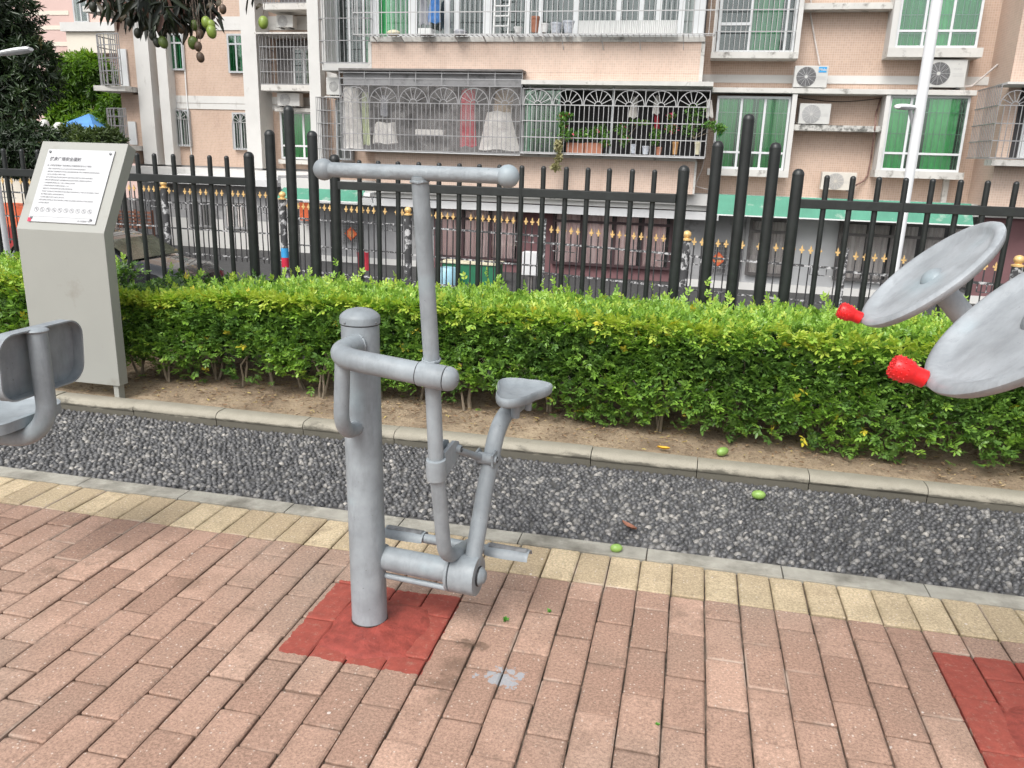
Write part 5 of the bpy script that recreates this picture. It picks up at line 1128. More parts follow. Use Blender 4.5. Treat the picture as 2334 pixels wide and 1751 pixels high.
Bx('wall_panel', M_dgrey, at(1560, 520, Y=Yg).x, at(1700, 520, Y=Yg).x, Yg-.03, Yg+.01, ZG, .46); Bx('wall_panel', M_maroon, at(2235, 520, Y=Yg-.6).x, XR+4, Yg-.62, Yg-.6, ZG, .46); Bx('dado', M_white, at(1560, 600, Y=Yg).x, XR+3, Yg-.66, Yg-.62, ZG, at(1900, 655, Y=Yg-.6).z)
def gwin(a, b, c, d, cols, cm, fm, label=None, tr=.77):
    x0, x1, z0, z1 = rect(S_, a, b, c, d, Yg-.15); z0 = max(z0, -1.3)
    ww = [0]+list(cols)+[1]; cu = [(p+.01, q-.03, cm) for p, q in zip(ww, ww[1:])]
    return window(x0, x1, z0, z1, Yg-.035, cols, tr, cu, .07, fm, M_film, False, depth=.14)
M_mfr = pbr('dark_maroon_frame', (.05, .025, .028), .5)
gwin(992, 472, 1184, 600, (.33, .66), M_cp, M_mfr); gwin(1258, 478, 1530, 628, (.25, .53, .76), M_cp, M_mfr); gwin(1703, 498, 1800, 650, (.5,), M_cgr, M_caged); gwin(1905, 508, 2215, 668, (.22, .4, .62, .82), M_cgr, M_caged)
# barred ground-floor windows with red new-year diamonds
M_oran = pbr('faded_red_paper', (.62, .13, .05), .8, .2, 8); M_gold = pbr('gold_paint', (.72, .48, .20), .4, .15, 10, metal=.25)
def diamond(a, b, c, d, cx, cy, sz, label, wl):
    x0, x1, z0, z1 = rect(S_, a, b, c, d, Yg-.05); wv = thing('barred_window', ((x0+x1)/2, Yg-.04, z0), wl, 'window'); Bx('unlit_room_panel', M_dark2, x0, x1, Yg-.045, Yg-.032, z0, z1, wv)  # backing panel on the wall, coloured as the dim room behind
    mb = MB()
    for i in range(8): x = x0+(x1-x0)*i/7; mb.bar((x, Yg-.09, z0), (x, Yg-.09, z1), .015)
    for i in range(8): z = z0+(z1-z0)*i/7; mb.bar((x0, Yg-.09, z), (x1, Yg-.09, z), .015)
    mb.build('grille', M_cage, wv)
    p = at(cx, cy, Y=Yg-.12); s = sz; dm = thing('paper_diamond', (p.x, Yg-.12, p.z), label, 'decoration')
    MB().prism([(p.x-s, p.z), (p.x, p.z-s), (p.x+s, p.z), (p.x, p.z+s)], 'y', Yg-.125, Yg-.118).build('paper', M_oran, dm)
    fn = lambda u_, v_, d_: Vector((p.x+u_, Yg-.128, p.z+v_)); text('福', s*.95, -s*.5, -s*.35, dm, M_gold, 0, fn)
diamond(783, 508, 816, 552, 800, 533, .20, 'red diamond with gold character behind the centre-left fence', 'small barred window with a red paper diamond, left of the handlebar stem')
diamond(1621, 551, 1657, 622, 1637, 591, .19, 'orange-red diamond with gold character right of the gold-ball post', 'barred window with an orange-red diamond between the right tall posts')
# things in the front yards
x0, x1, z0, z1 = rect(S_, 1008, 598, 1133, 652, 19.5); ct = thing('green_counter', ((x0+x1)/2, 19.6, ZG), 'dark green counter with a cream top in the yard behind the pickets', 'counter')
MB().box(x0, x1, 19.5, 20.1, ZG, z1-.05, .01).build('body', pbr('bottle_green_panel', (.02, .15, .075), .5, .15, 4), ct); MB().box(x0-.03, x1+.03, 19.46, 20.14, z1-.05, z1, .01).build('top', M_cream, ct)
p = at(1020, 640, Y=19.1); o = MB().lathe([(.20, 0), (.27, .1), (.28, .5), (.25, .7), (.2, .78), (0, .8)], (p.x, 19.1, p.z-.45), n=22).build('water_barrel', pbr('pale_blue_plastic', (.30, .52, .62), .4, .1), smooth=True); tag(o, 'pale blue barrel left of the green counter', 'barrel')
cloth('hanging_shirt', R6, 838, 615, 918, 742, 19.0, M_redc, 'red shirt on a hanger behind the pickets left of the lever', 'clothes', 1.05, 2)
x0, x1, z0, z1 = rect(R7, -40, 720, 98, 915, 18.5); mb_ = thing('meter_cabinet', ((x0+x1)/2, 18.6, ZG), 'light grey metal cabinet on a stand beside the step of the yard railing', 'cabinet'); MB().box(x0, x1, 18.5, 18.8, z0, z1, .02).build('box', M_mgrey, mb_); MB().box((x0+x1)/2-.05, (x0+x1)/2+.05, 18.55, 18.7, ZG, z0).build('stand', M_caged, mb_)
p = at(841, 447, Y=20.2); cm_ = thing('security_camera', (p.x, 20.2, p.z), 'white security camera under the ledge behind the left fence rail', 'camera')
MB().box(p.x-.09, p.x+.09, 20.05, 20.35, p.z-.01, p.z+.09, .015).build('housing', M_whitep, cm_); MB().tube([(p.x+.04, 20.3, p.z), (p.x+.05, 20.35, p.z-.18)], .018, 8).build('arm', M_whitep, cm_); MB().sphere((p.x+.06, 20.3, p.z-.24), .045, 10, 8).build('dome', M_whitep, cm_)
x0, x1, z0, z1 = rect(S_, 1003, 525, 1016, 541, Yg-.1)
# wooden crates seen at left beyond the car: stacked slatted boards
# ---- yard railing along the street -------------------------------------------
M_rail = pbr('peeling_black_rail', (.045, .045, .047), .55, .3, 9, dirt=(16, .50, .60), dirtcol=(.50, .50, .50)); M_pk = pbr('black_picket', (.03, .03, .032), .5, .3, 9)
M_peel = pbr('peeling_black_post', (.05, .05, .052), .6, .3, 6, dirt=(7, .52, .58), dirtcol=(.48, .48, .48)); M_stripe_b = pbr('blue_tape', (.04, .30, .60), .5); M_stripe_r = pbr('red_tape', (.50, .02, .05), .5)
rail = thing('yard_railing', (-3, 14.5, ZG), 'black peeling street railing with gold spearheads and gold ball posts', 'fence')
pA = [(372, 412, 17.5), (643, 437, 16.8), (930, 472, 15.8), (1243, 500, 14.6), (1567, 526, 13.3), (1933, 560, 12.2), (2325, 582, 11.2)]
nodesP = [at(x, y, d=d) for x, y, d in pA]; d0 = nodesP[0]-nodesP[1]; nodesP = [nodesP[0]+Vector((d0.x*1.6, d0.y*1.6, .05)), nodesP[0]+Vector((d0.x*.8, d0.y*.8, .03))]+nodesP+[nodesP[-1]*2-nodesP[-2]]
balls = {2, 3, 4, 6, 8}
tips = [.62, .62, .60, None, None, None, None, None, None]
tipz = []
for (a, b, yy, xx) in ((2, 3, 429, 418), (3, 4, 469, 787), (4, 5, 490, 1100), (5, 6, 518, 1300), (6, 7, 546, 1650), (7, 8, 574, 1960)):
    A, Bq = nodesP[a], nodesP[b]; best = None
    for t in np.linspace(0, 1, 41):
        q = A.lerp(Bq, t); v = vis(q.x, q.y); dd = Vector((q.x, q.y, 0)); 
        # column whose image x is closest
        w3 = Vector((q.x, q.y, .4-CAMH)); dep_ = w3.dot(_f); px_ = PW/2+F_*w3.dot(_r)/dep_
        if best is None or abs(px_-xx) < best[0]: best = (abs(px_-xx), q, dep_)
    q = best[1]; lo, hi = -1.5, 2.
    for _ in range(40):
        m_ = (lo+hi)/2; w3 = Vector((q.x, q.y, m_-CAMH)); yy_ = PH/2-F_*w3.dot(_u)/w3.dot(_f)
        if yy_ > yy: lo = m_
        else: hi = m_
    tipz.append(m_)
tipz = [tipz[0]+.05, tipz[0]+.02]+tipz+[tipz[-1]-.05]
fle = MB(); t_ = .010
fle.prism([(-.014, 0), (.014, 0), (.014, .022), (.007, .03), (.040, .043), (.033, .070), (.009, .056), (.014, .085), (0, .128), (-.014, .085), (-.009, .056), (-.033, .070), (-.040, .043), (-.007, .03), (-.014, .022)], 'y', -t_, t_)
pkm = MB().box(-.009, .009, -.009, .009, -1.38, 0).build('picket', M_pk, rail, local=True); fm_ = fle.build('finial', M_gold, pkm, local=True); pk_used = False
for s in range(len(nodesP)-1):
    A, Bq = nodesP[s], nodesP[s+1]; L_ = (Bq-A).xy.length; tz = tipz[s]-.125; dirv = Vector((Bq.x-A.x, Bq.y-A.y, 0)).normalized(); ang = math.atan2(dirv.y, dirv.x); n = int(L_/.128); k = 0
    for i in range(1, n):
        if (i+s) % 9 == 5: continue
        q = A.lerp(Bq, i/n)
        if not pk_used: o = pkm; pk_used = True
        else:
            o = pkm.copy(); C.objects.link(o); o.parent = rail; f2 = fm_.copy(); C.objects.link(f2); f2.parent = o
        o.location = Vector((q.x, q.y, tz))-root_off(rail); o.rotation_euler = (random.gauss(0, .006), random.gauss(0, .006), ang+random.gauss(0, .05))
    for dz, h in ((-.19, .035), (-.74, .03), (-1.28, .035)): MB().bar((A.x, A.y, tz+dz), (Bq.x, Bq.y, tz+dz), .03, h).build('rail', M_rail, rail)
    for e0 in (A.lerp(Bq, .06), A.lerp(Bq, .80)):
        mb = MB()
        for j in range(4): p = e0+dirv*(.12*j); p.z = tz-.21; mb.bar(p, p-Vector((0, 0, .11)), .014); mb.bar(p-Vector((0, 0, .11)), p-Vector((0, 0, .11))+dirv*.12, .012)
        mb.bar(e0-Vector((0, 0, .0))*1, e0, .01) if False else mb.build('scroll_panel', M_rail, rail)
for i, q in enumerate(nodesP):
    zt_ = max(tipz[min(i, len(tipz)-1)], tipz[max(i-1, 0)]); r_ = .075 if i in balls else .022
    if i in balls:
        zt_ = q.z-.16; pst_ = MB().lathe([(r_, ZG-zt_), (r_, 0), (r_*1.1, .005), (0, .006)], (q.x, q.y, zt_), n=18).build('post', M_peel, rail, smooth=True)
        MB().lathe([(.088, .0), (.088, .02), (.05, .03), (.04, .045), (.062, .06), (.072, .095), (.062, .13), (.035, .152), (0, .16)], (q.x, q.y, zt_+.004), n=18).build('gold_ball', M_gold, pst_, smooth=True)
        if i == 3:
            for k_, m in ((0, M_stripe_b), (1, M_stripe_r)): z_ = at(660, 566+22*k_, Y=q.y).z; MB().lathe([(r_+.004, -.2), (r_+.004, 0)], (q.x, q.y, z_), n=18).build('tape_band', m, pst_, smooth=True)
    else: MB().box(q.x-.02, q.x+.02, q.y-.02, q.y+.02, ZG, zt_).build('post', M_rail, rail)
for s in range(len(nodesP)-1): A, Bq = nodesP[s], nodesP[s+1]; MB().bar((A.x, A.y, ZG+.1), (Bq.x, Bq.y, ZG+.1), .2, .2).build('plinth', M_lip, rail)

# ---- left wing of the building ------------------------------------------------
YL = 26.5; wing = thing('apartment_wing', (-16, YL, ZG), 'set-back tiled wing with white pilasters and caged balconies at the left', 'building')
WB = lambda name, mat, reg, a, b, c, d, Y, dep, ch=0: RX(name, mat, reg, a, b, c, d, Y, dep, wing, ch)
wl = at(*R1(850, 500), Y=YL).x; wr = at(*R1(2080, 500), Y=YL).x
MB().box(wl, wr, YL, YL+9, .9, 12).build('wall', M_tile, wing); MB().box(wl, wr, YL+.02, YL+8.9, ZG, .9).build('ground_floor_wall', M_dgrey, wing)
def pil(a, b, ytop=-80, name='pilaster', mat=M_white, dep=.4):
    # straight vertical strip given by two image points at R1 y=600
    x0 = at(*R1(a, 600), Y=YL-dep).x; x1 = at(*R1(b, 600), Y=YL-dep).x; MB().box(x0, x1, YL-dep, YL-.001, .9, 12).build(name, mat, wing)
pil(893, 983); pil(1030, 1092); pil(1578, 1672, dep=.9); pil(1672, 1700, name='pilaster_return', mat=M_lip, dep=.5)
for yy in (640, 688, 130, 178, -400, -350):
    zz = at(*R1(1300, yy), Y=YL).z; x0 = at(*R1(983, 600), Y=YL).x; x1 = at(*R1(2060, 600), Y=YL).x; MB().box(x0, x1, YL-.03, YL-.002, zz-.14 if yy in (640, 130, -400) else zz-.09, zz+.10 if yy in (640, 130, -400) else zz+.09).build('white_belt', M_white, wing)
def lw(a, b, c, d, cm, arch=False):
    x0, x1, z0, z1 = rect(R1, a, b, c, d, YL-.1); w_ = window(x0, x1, z0, z1, YL-.003, (.5,), .74 if not arch else None, ((0, 1, cm),), .06, M_greyalu, M_glassg, False, wing, .10)
    if arch:
        mb = MB(); n = 7; yb_ = YL-.13
        for i in range(n+1): x = x0+(x1-x0)*i/n; mb.bar((x, yb_, z0), (x, yb_, z0+(z1-z0)*.72), .016)
        zc = z0+(z1-z0)*.74; r_ = (x1-x0)*.46; cx = (x0+x1)/2
        P = [(cx+r_*math.cos(t), yb_, zc+r_*math.sin(t)) for t in np.linspace(0, math.pi, 12)]; [mb.bar(p, q, .018) for p, q in zip(P, P[1:])]
        for t in np.linspace(0, math.pi, 7): mb.bar((cx, yb_, zc), (cx+r_*math.cos(t), yb_, zc+r_*math.sin(t)), .014)
        for z in (z0, zc): mb.bar((x0, yb_, z), (x1, yb_, z), .018)
        mb.build('grille', M_cagew, w_)
M_cgd = curt('deep_green_curtain', (.01, .10, .04), (.04, .22, .10)); lw(1075, 215, 1182, 455, M_cgd); lw(1470, 218, 1580, 472, M_cgd); lw(1112, 708, 1226, 945, M_dark2, True); lw(1505, 728, 1612, 968, M_dark2, True)
# recessed caged balconies between the broad pilasters
def lcage(a, b, c, d, mat=M_cage, hz=(.25, .5, .75)):
    x0, x1, z0, z1 = rect(R1, a, b, c, d, YL-1.0); cage(x0, x1, YL-1.0, YL-.05, z0, z1, .125, hz, .011, mat, name='balcony_cage', par=wing)
    MB().box(x0+.1, x1-.05, YL-.08, YL-.03, z0, z1-.05).build('balcony_back', M_dark2, wing); MB().box(x0, x1, YL-1.02, YL-.01, z0-.2, z0-.02).build('balcony_slab', M_lip, wing); MB().box(x0-.1, x1+.1, YL-1.1, YL-.02, z1, z1+.05).build('canopy', M_lip, wing)
    return x0, x1, z0, z1
x0, x1, z0, z1 = lcage(1680, 222, 2018, 545); w0 = window(x0+.75, x1-.25, z0+.03, z1-.3, YL-.09, (.45,), None, ((.55, 1, pbr('olive_curtain', (.12, .15, .05), .8, .2)),), .06, M_alu, M_glass, False, wing, .1)
lcage(1690, -420, 2000, 18)
x0, x1, z0, z1 = rect(R1, 1815, 720, 2035, 1030, YL-.1); window(x0, x1, z0, z1, YL-.003, (.35, .68), .28, ((.3, 1, M_cg),), .07, M_alu, M_glassg, False, wing, .12); WB('box_sill', M_lip, R1, 1800, 1035, 2050, 1062, YL-.3, .29); WB('box_sill', M_lip, R1, 1775, 700, 2030, 722, YL-.5, .49)
aircon(R1, 1785, 97, 1893, 183, YL-.6, 'white air conditioner above the caged balcony of the left wing', (.38, 0)); aircon(R1, 1792, 602, 1936, 692, YL-.7, 'wide air conditioner below the caged balcony of the left wing', (.35, 0))
# round-cornered cages at the wing's left end
def rcage(a, b, c, d, label):
    x0, x1, z0, z1 = rect(R1, a, b, c, d, YL-.2); mb = MB(); R__ = .95; cxx = x0+R__; n = 16
    path = [(cxx-R__*math.cos(t), YL-.1-R__*math.sin(t)) for t in np.linspace(0, math.pi/2, 9)]+[(cxx+(x1-cxx)*k/5, YL-.1-R__) for k in range(1, 6)]
    path = [(x0, YL+1.5-.25*k) for k in range(6)]+path
    for p in path: mb.bar((p[0], p[1], z0), (p[0], p[1], z1), .022)
    for p, q in zip(path, path[1:]):
        for h in (0, .27, .52, .78, 1): mb.bar((p[0], p[1], z0+(z1-z0)*h), (q[0], q[1], z0+(z1-z0)*h), .03)
    mb.build('balcony_cage', M_cage, wing); MB().box(x0+.95, x1+.3, YL-.28, YL+2, z0-.12, z1+.5).build('balcony_core', M_tile, wing); MB().box(x0+.1, x1, YL-.95, YL+1.5, z0-.2, z0-.03).build('balcony_slab', M_lip, wing)
    MB().box(x0+.75, x0+1.05, YL-.36, YL-.302, z0, z1-.4).build('door_frame', M_alu, wing)
rcage(668, 240, 885, 560, ''); rcage(728, 710, 925, 935, ''); rcage(600, -250, 850, 60, '')
MB().box(at(*R1(765, 650), Y=YL-.4).x, wl+.2, YL-.25, YL+3, .9, 12).build('corner_wall', M_tile, wing)
x0, x1, z0, z1 = rect(R1, 925, 1090, 1700, 1112, YL-1.2); MB().box(x0-1, x1+3, YL-1.2, YL, z0-.25, z1).build('ledge', M_white, wing)
pp = pipe('white_cable', [at(*R1(1178, 200), Y=YL-.05), at(*R1(1205, 600), Y=YL-.05), at(*R1(1245, 1080), Y=YL-.05)], .022, M_whitep, 'thin white cable running down the left wing between the windows', 'cable')
# annex behind the railing at the left
YA = 23.8; anx = thing('annex_building', (-12, YA, ZG), 'low grey annex with a white band and dark windows at the left', 'building')
ax0 = at(380, 500, Y=YA).x; ax1 = at(775, 500, Y=YA).x; zt_ = at(500, 402, Y=YA).z
MB().box(ax0, ax1, YA, YA+2.6, ZG, zt_-.0).build('wall', M_mgrey, anx); za_ = at(500, 500, Y=YA).z; zb_ = at(500, 568, Y=YA).z
MB().box(ax0, ax1, YA-.02, YA-.001, zb_, za_).build('white_band', M_white, anx); MB().box(ax0, ax1, YA-.021, YA-.001, za_+.001, zt_-.25).build('grey_band', M_dgrey, anx); MB().box(ax0-.2, at(640, 400, Y=YA).x, YA-.5, YA+2.8, zt_-.25, zt_-.05).build('roof', M_mgrey, anx)
x0 = at(636, 395, Y=YA-.8).x; MB().box(x0, ax1+1, YA-.9, YA+2.8, zt_-.1, zt_+.12).build('dark_roof', M_dgrey, anx)
for a, b, c, d in ((430, 455, 486, 518), (513, 458, 566, 522)):
    x0, x1, z0, z1 = rect(S_, a, b, c, d, YA-.05); window(x0, x1, z0, z1, YA-.022, (.5,), None, ((.0, 1, M_dark2 if a < 500 else M_cgr),), .07, M_dgrey, M_glass, False, anx, .08)
x0, x1, z0, z1 = rect(S_, 683, 462, 704, 503, YA-.3); tag(MB().box(x0, x1, YA-.3, YA-.25, z0, z1).build('poster_board', M_oran), 'orange-red board on the yard wall between the left tall posts', 'board')
# brown slatted thing and orange vehicle at left
x0, x1, z0, z1 = rect(S_, 262, 478, 345, 520, 20.5); pt = thing('timber_rack', ((x0+x1)/2, 20.5, ZG), 'brown slatted timber rack seen right of the notice stand', 'rack')
M_brn = pbr('brown_timber', (.20, .09, .06), .8, .3, 9)
for k in range(5): MB().box(x0, x1, 20.5, 20.55, z0+(z1-z0)*k/5, z0+(z1-z0)*(k+.6)/5).build('slat', M_brn, pt)
for x in (x0, (x0+x1)/2, x1-.06): MB().box(x, x+.06, 20.56, 20.62, ZG, z1).build('upright', M_brn, pt)
x0, x1, z0, z1 = rect(S_, -30, 466, 62, 545, 17.8); trk = thing('orange_cart', ((x0+x1)/2, 18.2, ZG), 'orange and red handcart loaded with crates at the far left', 'cart'); M_org = pbr('orange_paint', (.66, .13, .05), .5, .25, 6)
zc_ = z0+(z1-z0)*.35
MB().box(x0, x1, 17.8, 18.7, ZG+.35, zc_, .03).build('body', pbr('dark_red_paint', (.3, .03, .03), .5, .2), trk)
for k in range(3):
    for j in range(2): MB().box(x0+.02+(x1-x0)*k/3, x0-.02+(x1-x0)*(k+1)/3, 17.82, 18.6, zc_+.003+(z1-zc_)*j/2, zc_-.01+(z1-zc_)*(j+1)/2, .03).build('crate', M_org, trk)
for x in (x0+.25, x1-.25): MB().lathe([(.28, -.05), (.3, -.03), (.3, .03), (.28, .05), (.1, .05), (0, .06)], (x, 17.74, ZG+.3), (0, -1, 0), 18).build('wheel', M_caged, trk, smooth=True)

# ---- parked car ------------------------------------------------------------
M_car = pbr('black_car_paint', (.012, .013, .015), .18, .1, 2, coat=.8); M_carg = pbr('tinted_windscreen', (.06, .065, .045), .06, .4, 3); M_tyre = pbr('tyre_rubber', (.02, .02, .02), .8); M_chrome = pbr('wheel_alloy', (.5, .5, .5), .3, metal=.8)
car = thing('parked_car', (-11.2, 13.6, ZG), 'black car parked on the street behind the notice stand', 'car')
cy0, cy1 = 12.75, 14.45; cz0 = ZG+.28
side = [(-13.55, .02), (-13.5, .55), (-13.2, .68), (-12.6, .74), (-12.25, 1.16), (-11.7, 1.25), (-11.0, 1.24), (-10.55, 1.12), (-9.95, .78), (-9.2, .66), (-8.95, .52), (-8.88, .1), (-8.95, 0), (-13.45, 0)]
def loft(name, prof_, mat, inset, par):
    mb = MB(); n = len(prof_); K = [(0, inset), (.06, inset*.3), (.2, 0), (.8, 0), (.94, inset*.3), (1, inset)]; vs = []
    zc = .5; xc = -11.2
    for t, i_ in K:
        y = cy0+(cy1-cy0)*t
        for x, z in prof_: vs.append((xc+(x-xc)*(1-i_*.25), y, cz0+z*(1-i_*.35) if z > .3 else cz0+z))
    fs = [(j*n+k, j*n+(k+1) % n, (j+1)*n+(k+1) % n, (j+1)*n+k) for j in range(len(K)-1) for k in range(n)]+[tuple(range(n-1, -1, -1)), tuple((len(K)-1)*n+k for k in range(n))]
    return mb.add(vs, fs).build(name, mat, par, smooth=True, ang=32)
body_ = loft('body', side, M_car, .35, car)
def quad(name, pts, mat, par, th=.008):
    a, b, c, d = [Vector(p) for p in pts]; n = (b-a).cross(d-a).normalized()*th; return MB().add([a, b, c, d, a+n, b+n, c+n, d+n], [(3, 2, 1, 0), (4, 5, 6, 7), (0, 1, 5, 4), (1, 2, 6, 5), (2, 3, 7, 6), (3, 0, 4, 7)]).build(name, mat, par)
quad('windscreen', [(-10.50, cy0+.18, cz0+1.115), (-9.93, cy0+.12, cz0+.80), (-9.93, cy1-.12, cz0+.80), (-10.50, cy1-.18, cz0+1.115)], M_carg, car, .012)
quad('rear_window', [(-12.27, cy1-.2, cz0+1.15), (-12.66, cy1-.14, cz0+.76), (-12.66, cy0+.14, cz0+.76), (-12.27, cy0+.2, cz0+1.15)], M_carg, car, .012)
for a, b in ((-12.1, -11.35), (-11.28, -10.5)): quad('side_window', [(a, cy0+.0, cz0+.76), (b+.25, cy0+.0, cz0+.76), (b, cy0+.03, cz0+1.1), (a+.05, cy0+.03, cz0+1.1)], M_carg, car)
for x in (-12.6, -9.75):
    for y, s in ((cy0, -1), (cy1, 1)):
        wv = MB().lathe([(.2, -.09), (.31, -.08), (.32, 0), (.31, .02), (.2, .03)], (x, y, ZG+.32), (0, s, 0), 24).build('wheel', M_tyre, car, smooth=True); MB().lathe([(.2, .02), (.19, .035), (.06, .02), (0, .03)], (x, y, ZG+.32), (0, s, 0), 20).build('rim', M_chrome, wv, smooth=True)
MB().box(-9.9, -9.78, cy0-.14, cy0-.02, cz0+.74, cz0+.84, .03).build('wing_mirror', M_car, car)

# ---- pink block far behind -------------------------------------------------
YP = 46; pk = thing('distant_apartment_block', (-38, YP, ZG), 'pink and cream apartment block rising far behind the trees at the left', 'building')
M_pink = pbr('pink_render', (.58, .42, .38), .85, .04, .6); M_creamr = pbr('cream_render', (.66, .61, .52), .85, .04, .6)
x0 = at(*R1(-300, 200), Y=YP).x; x1 = at(*R1(1000, 200), Y=YP).x; MB().box(x0, x1, YP, YP+8, ZG, 24).build('wall', M_pink, pk)
for yy in (85, 180, 285): z = at(*R1(300, yy), Y=YP).z; MB().box(x0, at(*R1(445, yy), Y=YP).x, YP-.03, YP-.002, z-.12, z+.12).build('pale_stripe', M_creamr, pk)
X0_, X1_, Z0_, Z1_ = rect(R1, 445, 150, 780, 345, YP-.6); MB().box(X0_, X1_, YP-.8, YP-.002, Z0_, Z1_, ).build('cream_bay', M_creamr, pk); MB().box(X0_-.2, X1_, YP-1, YP-.81, Z1_-.5, Z1_).build('cream_cornice', M_white, pk)
X0_, X1_, Z0_, Z1_ = rect(R1, 470, -40, 565, 148, YP-.1); window(X0_, X1_, Z0_, Z1_, YP-.003, (.5,), None, ((0, .2, M_cgr),), .1, M_greyalu, M_glass, False, pk, .1)
for yy in (-60, 60): z = at(*R1(640, yy), Y=YP).z; MB().box(X1_+.2, x1, YP-.03, YP-.002, z-.1, z+.1).build('pale_stripe', M_creamr, pk)

# ---- lamps -------------------------------------------------------------------
M_lampw = pbr('white_lamp_pole', (.72, .73, .74), .4, .03, 2)
lp_ = at(2084, 330, d=9.6); lamp = thing('street_lamp', (lp_.x, lp_.y, ZG), 'tall white lamp pole rising in front of the right windows', 'lamp post', 'white street lamps')
def pxof(P): w3 = Vector(P)-Vector((0, 0, CAMH)); dep_ = w3.dot(_f); return PW/2+F_*w3.dot(_r)/dep_, PH/2-F_*w3.dot(_u)/dep_
MB().lathe([(.11, 0), (.11, .05), (.055, .08), (.052, 2.), (.062, 4.2), (.066, 7.5), (0, 7.55)], (lp_.x, lp_.y, ZG), n=22).build('pole', M_lampw, lamp, smooth=True)
h0 = at(2085, 285, d=9.62); h1 = at(2066, 247, d=9.5); h2 = at(2050, 243, d=9.45)
def lamphead(root, p, q, w_=.13, name='lamp_head'):
    d = (q-p); L_ = d.length; ax = d.normalized(); sd_ = ax.cross(Vector((0, 0, 1))).normalized(); up_ = sd_.cross(ax); mb = MB(); n = 14; vs = []
    for t, s in ((0, .25), (.06, .6), (.25, .85), (.6, 1), (.9, .9), (1, .5)):
        for k in range(n): a = 2*math.pi*k/n; vs.append(p+d*t+sd_*w_*.5*s*math.cos(a)+up_*w_*.22*s*math.sin(a))
    mb.add(vs, [(i*n+k, i*n+(k+1) % n, (i+1)*n+(k+1) % n, (i+1)*n+k) for i in range(5) for k in range(n)]+[tuple(range(n-1, -1, -1)), tuple(5*n+k for k in range(n))]).build(name, M_lampw, root, smooth=True)
MB().tube(fillet([Vector((lp_.x, lp_.y, h0.z-.15)), h0+Vector((-.02, 0, 0)), at(2074, 250, d=9.5)], .1, 6), .022, 12).build('bracket_arm', M_lampw, lamp, smooth=True)
lamphead(lamp, at(2086, 246, d=9.6), at(2047, 243, d=9.3), .16)
ll = at(8, 560, d=12.5); lamp2 = thing('street_lamp', (ll.x, ll.y, ZG), 'white street lamp at the left edge with its head above the trees', 'lamp post', 'white street lamps')
MB().lathe([(.14, 0), (.13, .1), (.10, .15), (.085, 1.3), (.06, 4.6), (0, 4.62)], (ll.x, ll.y, ZG), n=20).build('pole', M_lampw, lamp2, smooth=True)
a_ = at(-40, 128, d=12.4); MB().tube(fillet([Vector((ll.x, ll.y, a_.z-.2)), a_+Vector((-.1, 0, -.05)), at(0, 122, d=12.3)], .2, 6), .035, 12).build('bracket_arm', M_lampw, lamp2, smooth=True); lamphead(lamp2, at(-6, 124, d=12.3), at(70, 112, d=12.1), .22)
# white wall posts with round tops, blue gazebo
for (a, b, c, d, lb) in ((272, 772, 318, 930, 'left white round-topped wall post beyond the fence'), (358, 790, 418, 930, 'right white round-topped wall post beyond the fence')):
    x0, x1, z0, z1 = rect(R1, a, b, c, d, 19); r_ = (x1-x0)/2; o = MB().lathe([(r_, ZG), (r_, z1-r_), (r_*.9, z1-r_*.5), (r_*.5, z1-r_*.1), (0, z1)], ((x0+x1)/2, 19, 0), n=20).build('wall_post', M_white, smooth=True); tag(o, lb, 'post', 'white round-topped posts')
gz = at(*R1(575, 735), Y=30); gx1 = at(*R1(668, 830), Y=28.5); tent = thing('blue_gazebo', (gz.x, 30, ZG), 'blue pyramid-roofed gazebo tent between the trees', 'tent'); M_btent = pbr('blue_tarpaulin', (.10, .27, .60), .6, .15, 2)
zr_ = gx1.z; rw = .95; MB().add([(gz.x, 30, gz.z), (gz.x-rw, 30-rw, zr_), (gz.x+rw, 30-rw, zr_), (gz.x+rw, 30+rw, zr_), (gz.x-rw, 30+rw, zr_), (gz.x-rw, 30-rw, zr_-.25), (gz.x+rw, 30-rw, zr_-.25), (gz.x+rw, 30+rw, zr_-.25), (gz.x-rw, 30+rw, zr_-.25)], [(0, 1, 2), (0, 2, 3), (0, 3, 4), (0, 4, 1), (1, 5, 6, 2), (2, 6, 7, 3), (3, 7, 8, 4), (4, 8, 5, 1)]).build('canopy', M_btent, tent)
for sx, sy in ((-1, -1), (1, -1), (1, 1), (-1, 1)): MB().tube([(gz.x+sx*rw*.97, 30+sy*rw*.97, ZG), (gz.x+sx*rw*.97, 30+sy*rw*.97, zr_-.02)], .03, 8).build('leg', M_cagew, tent)

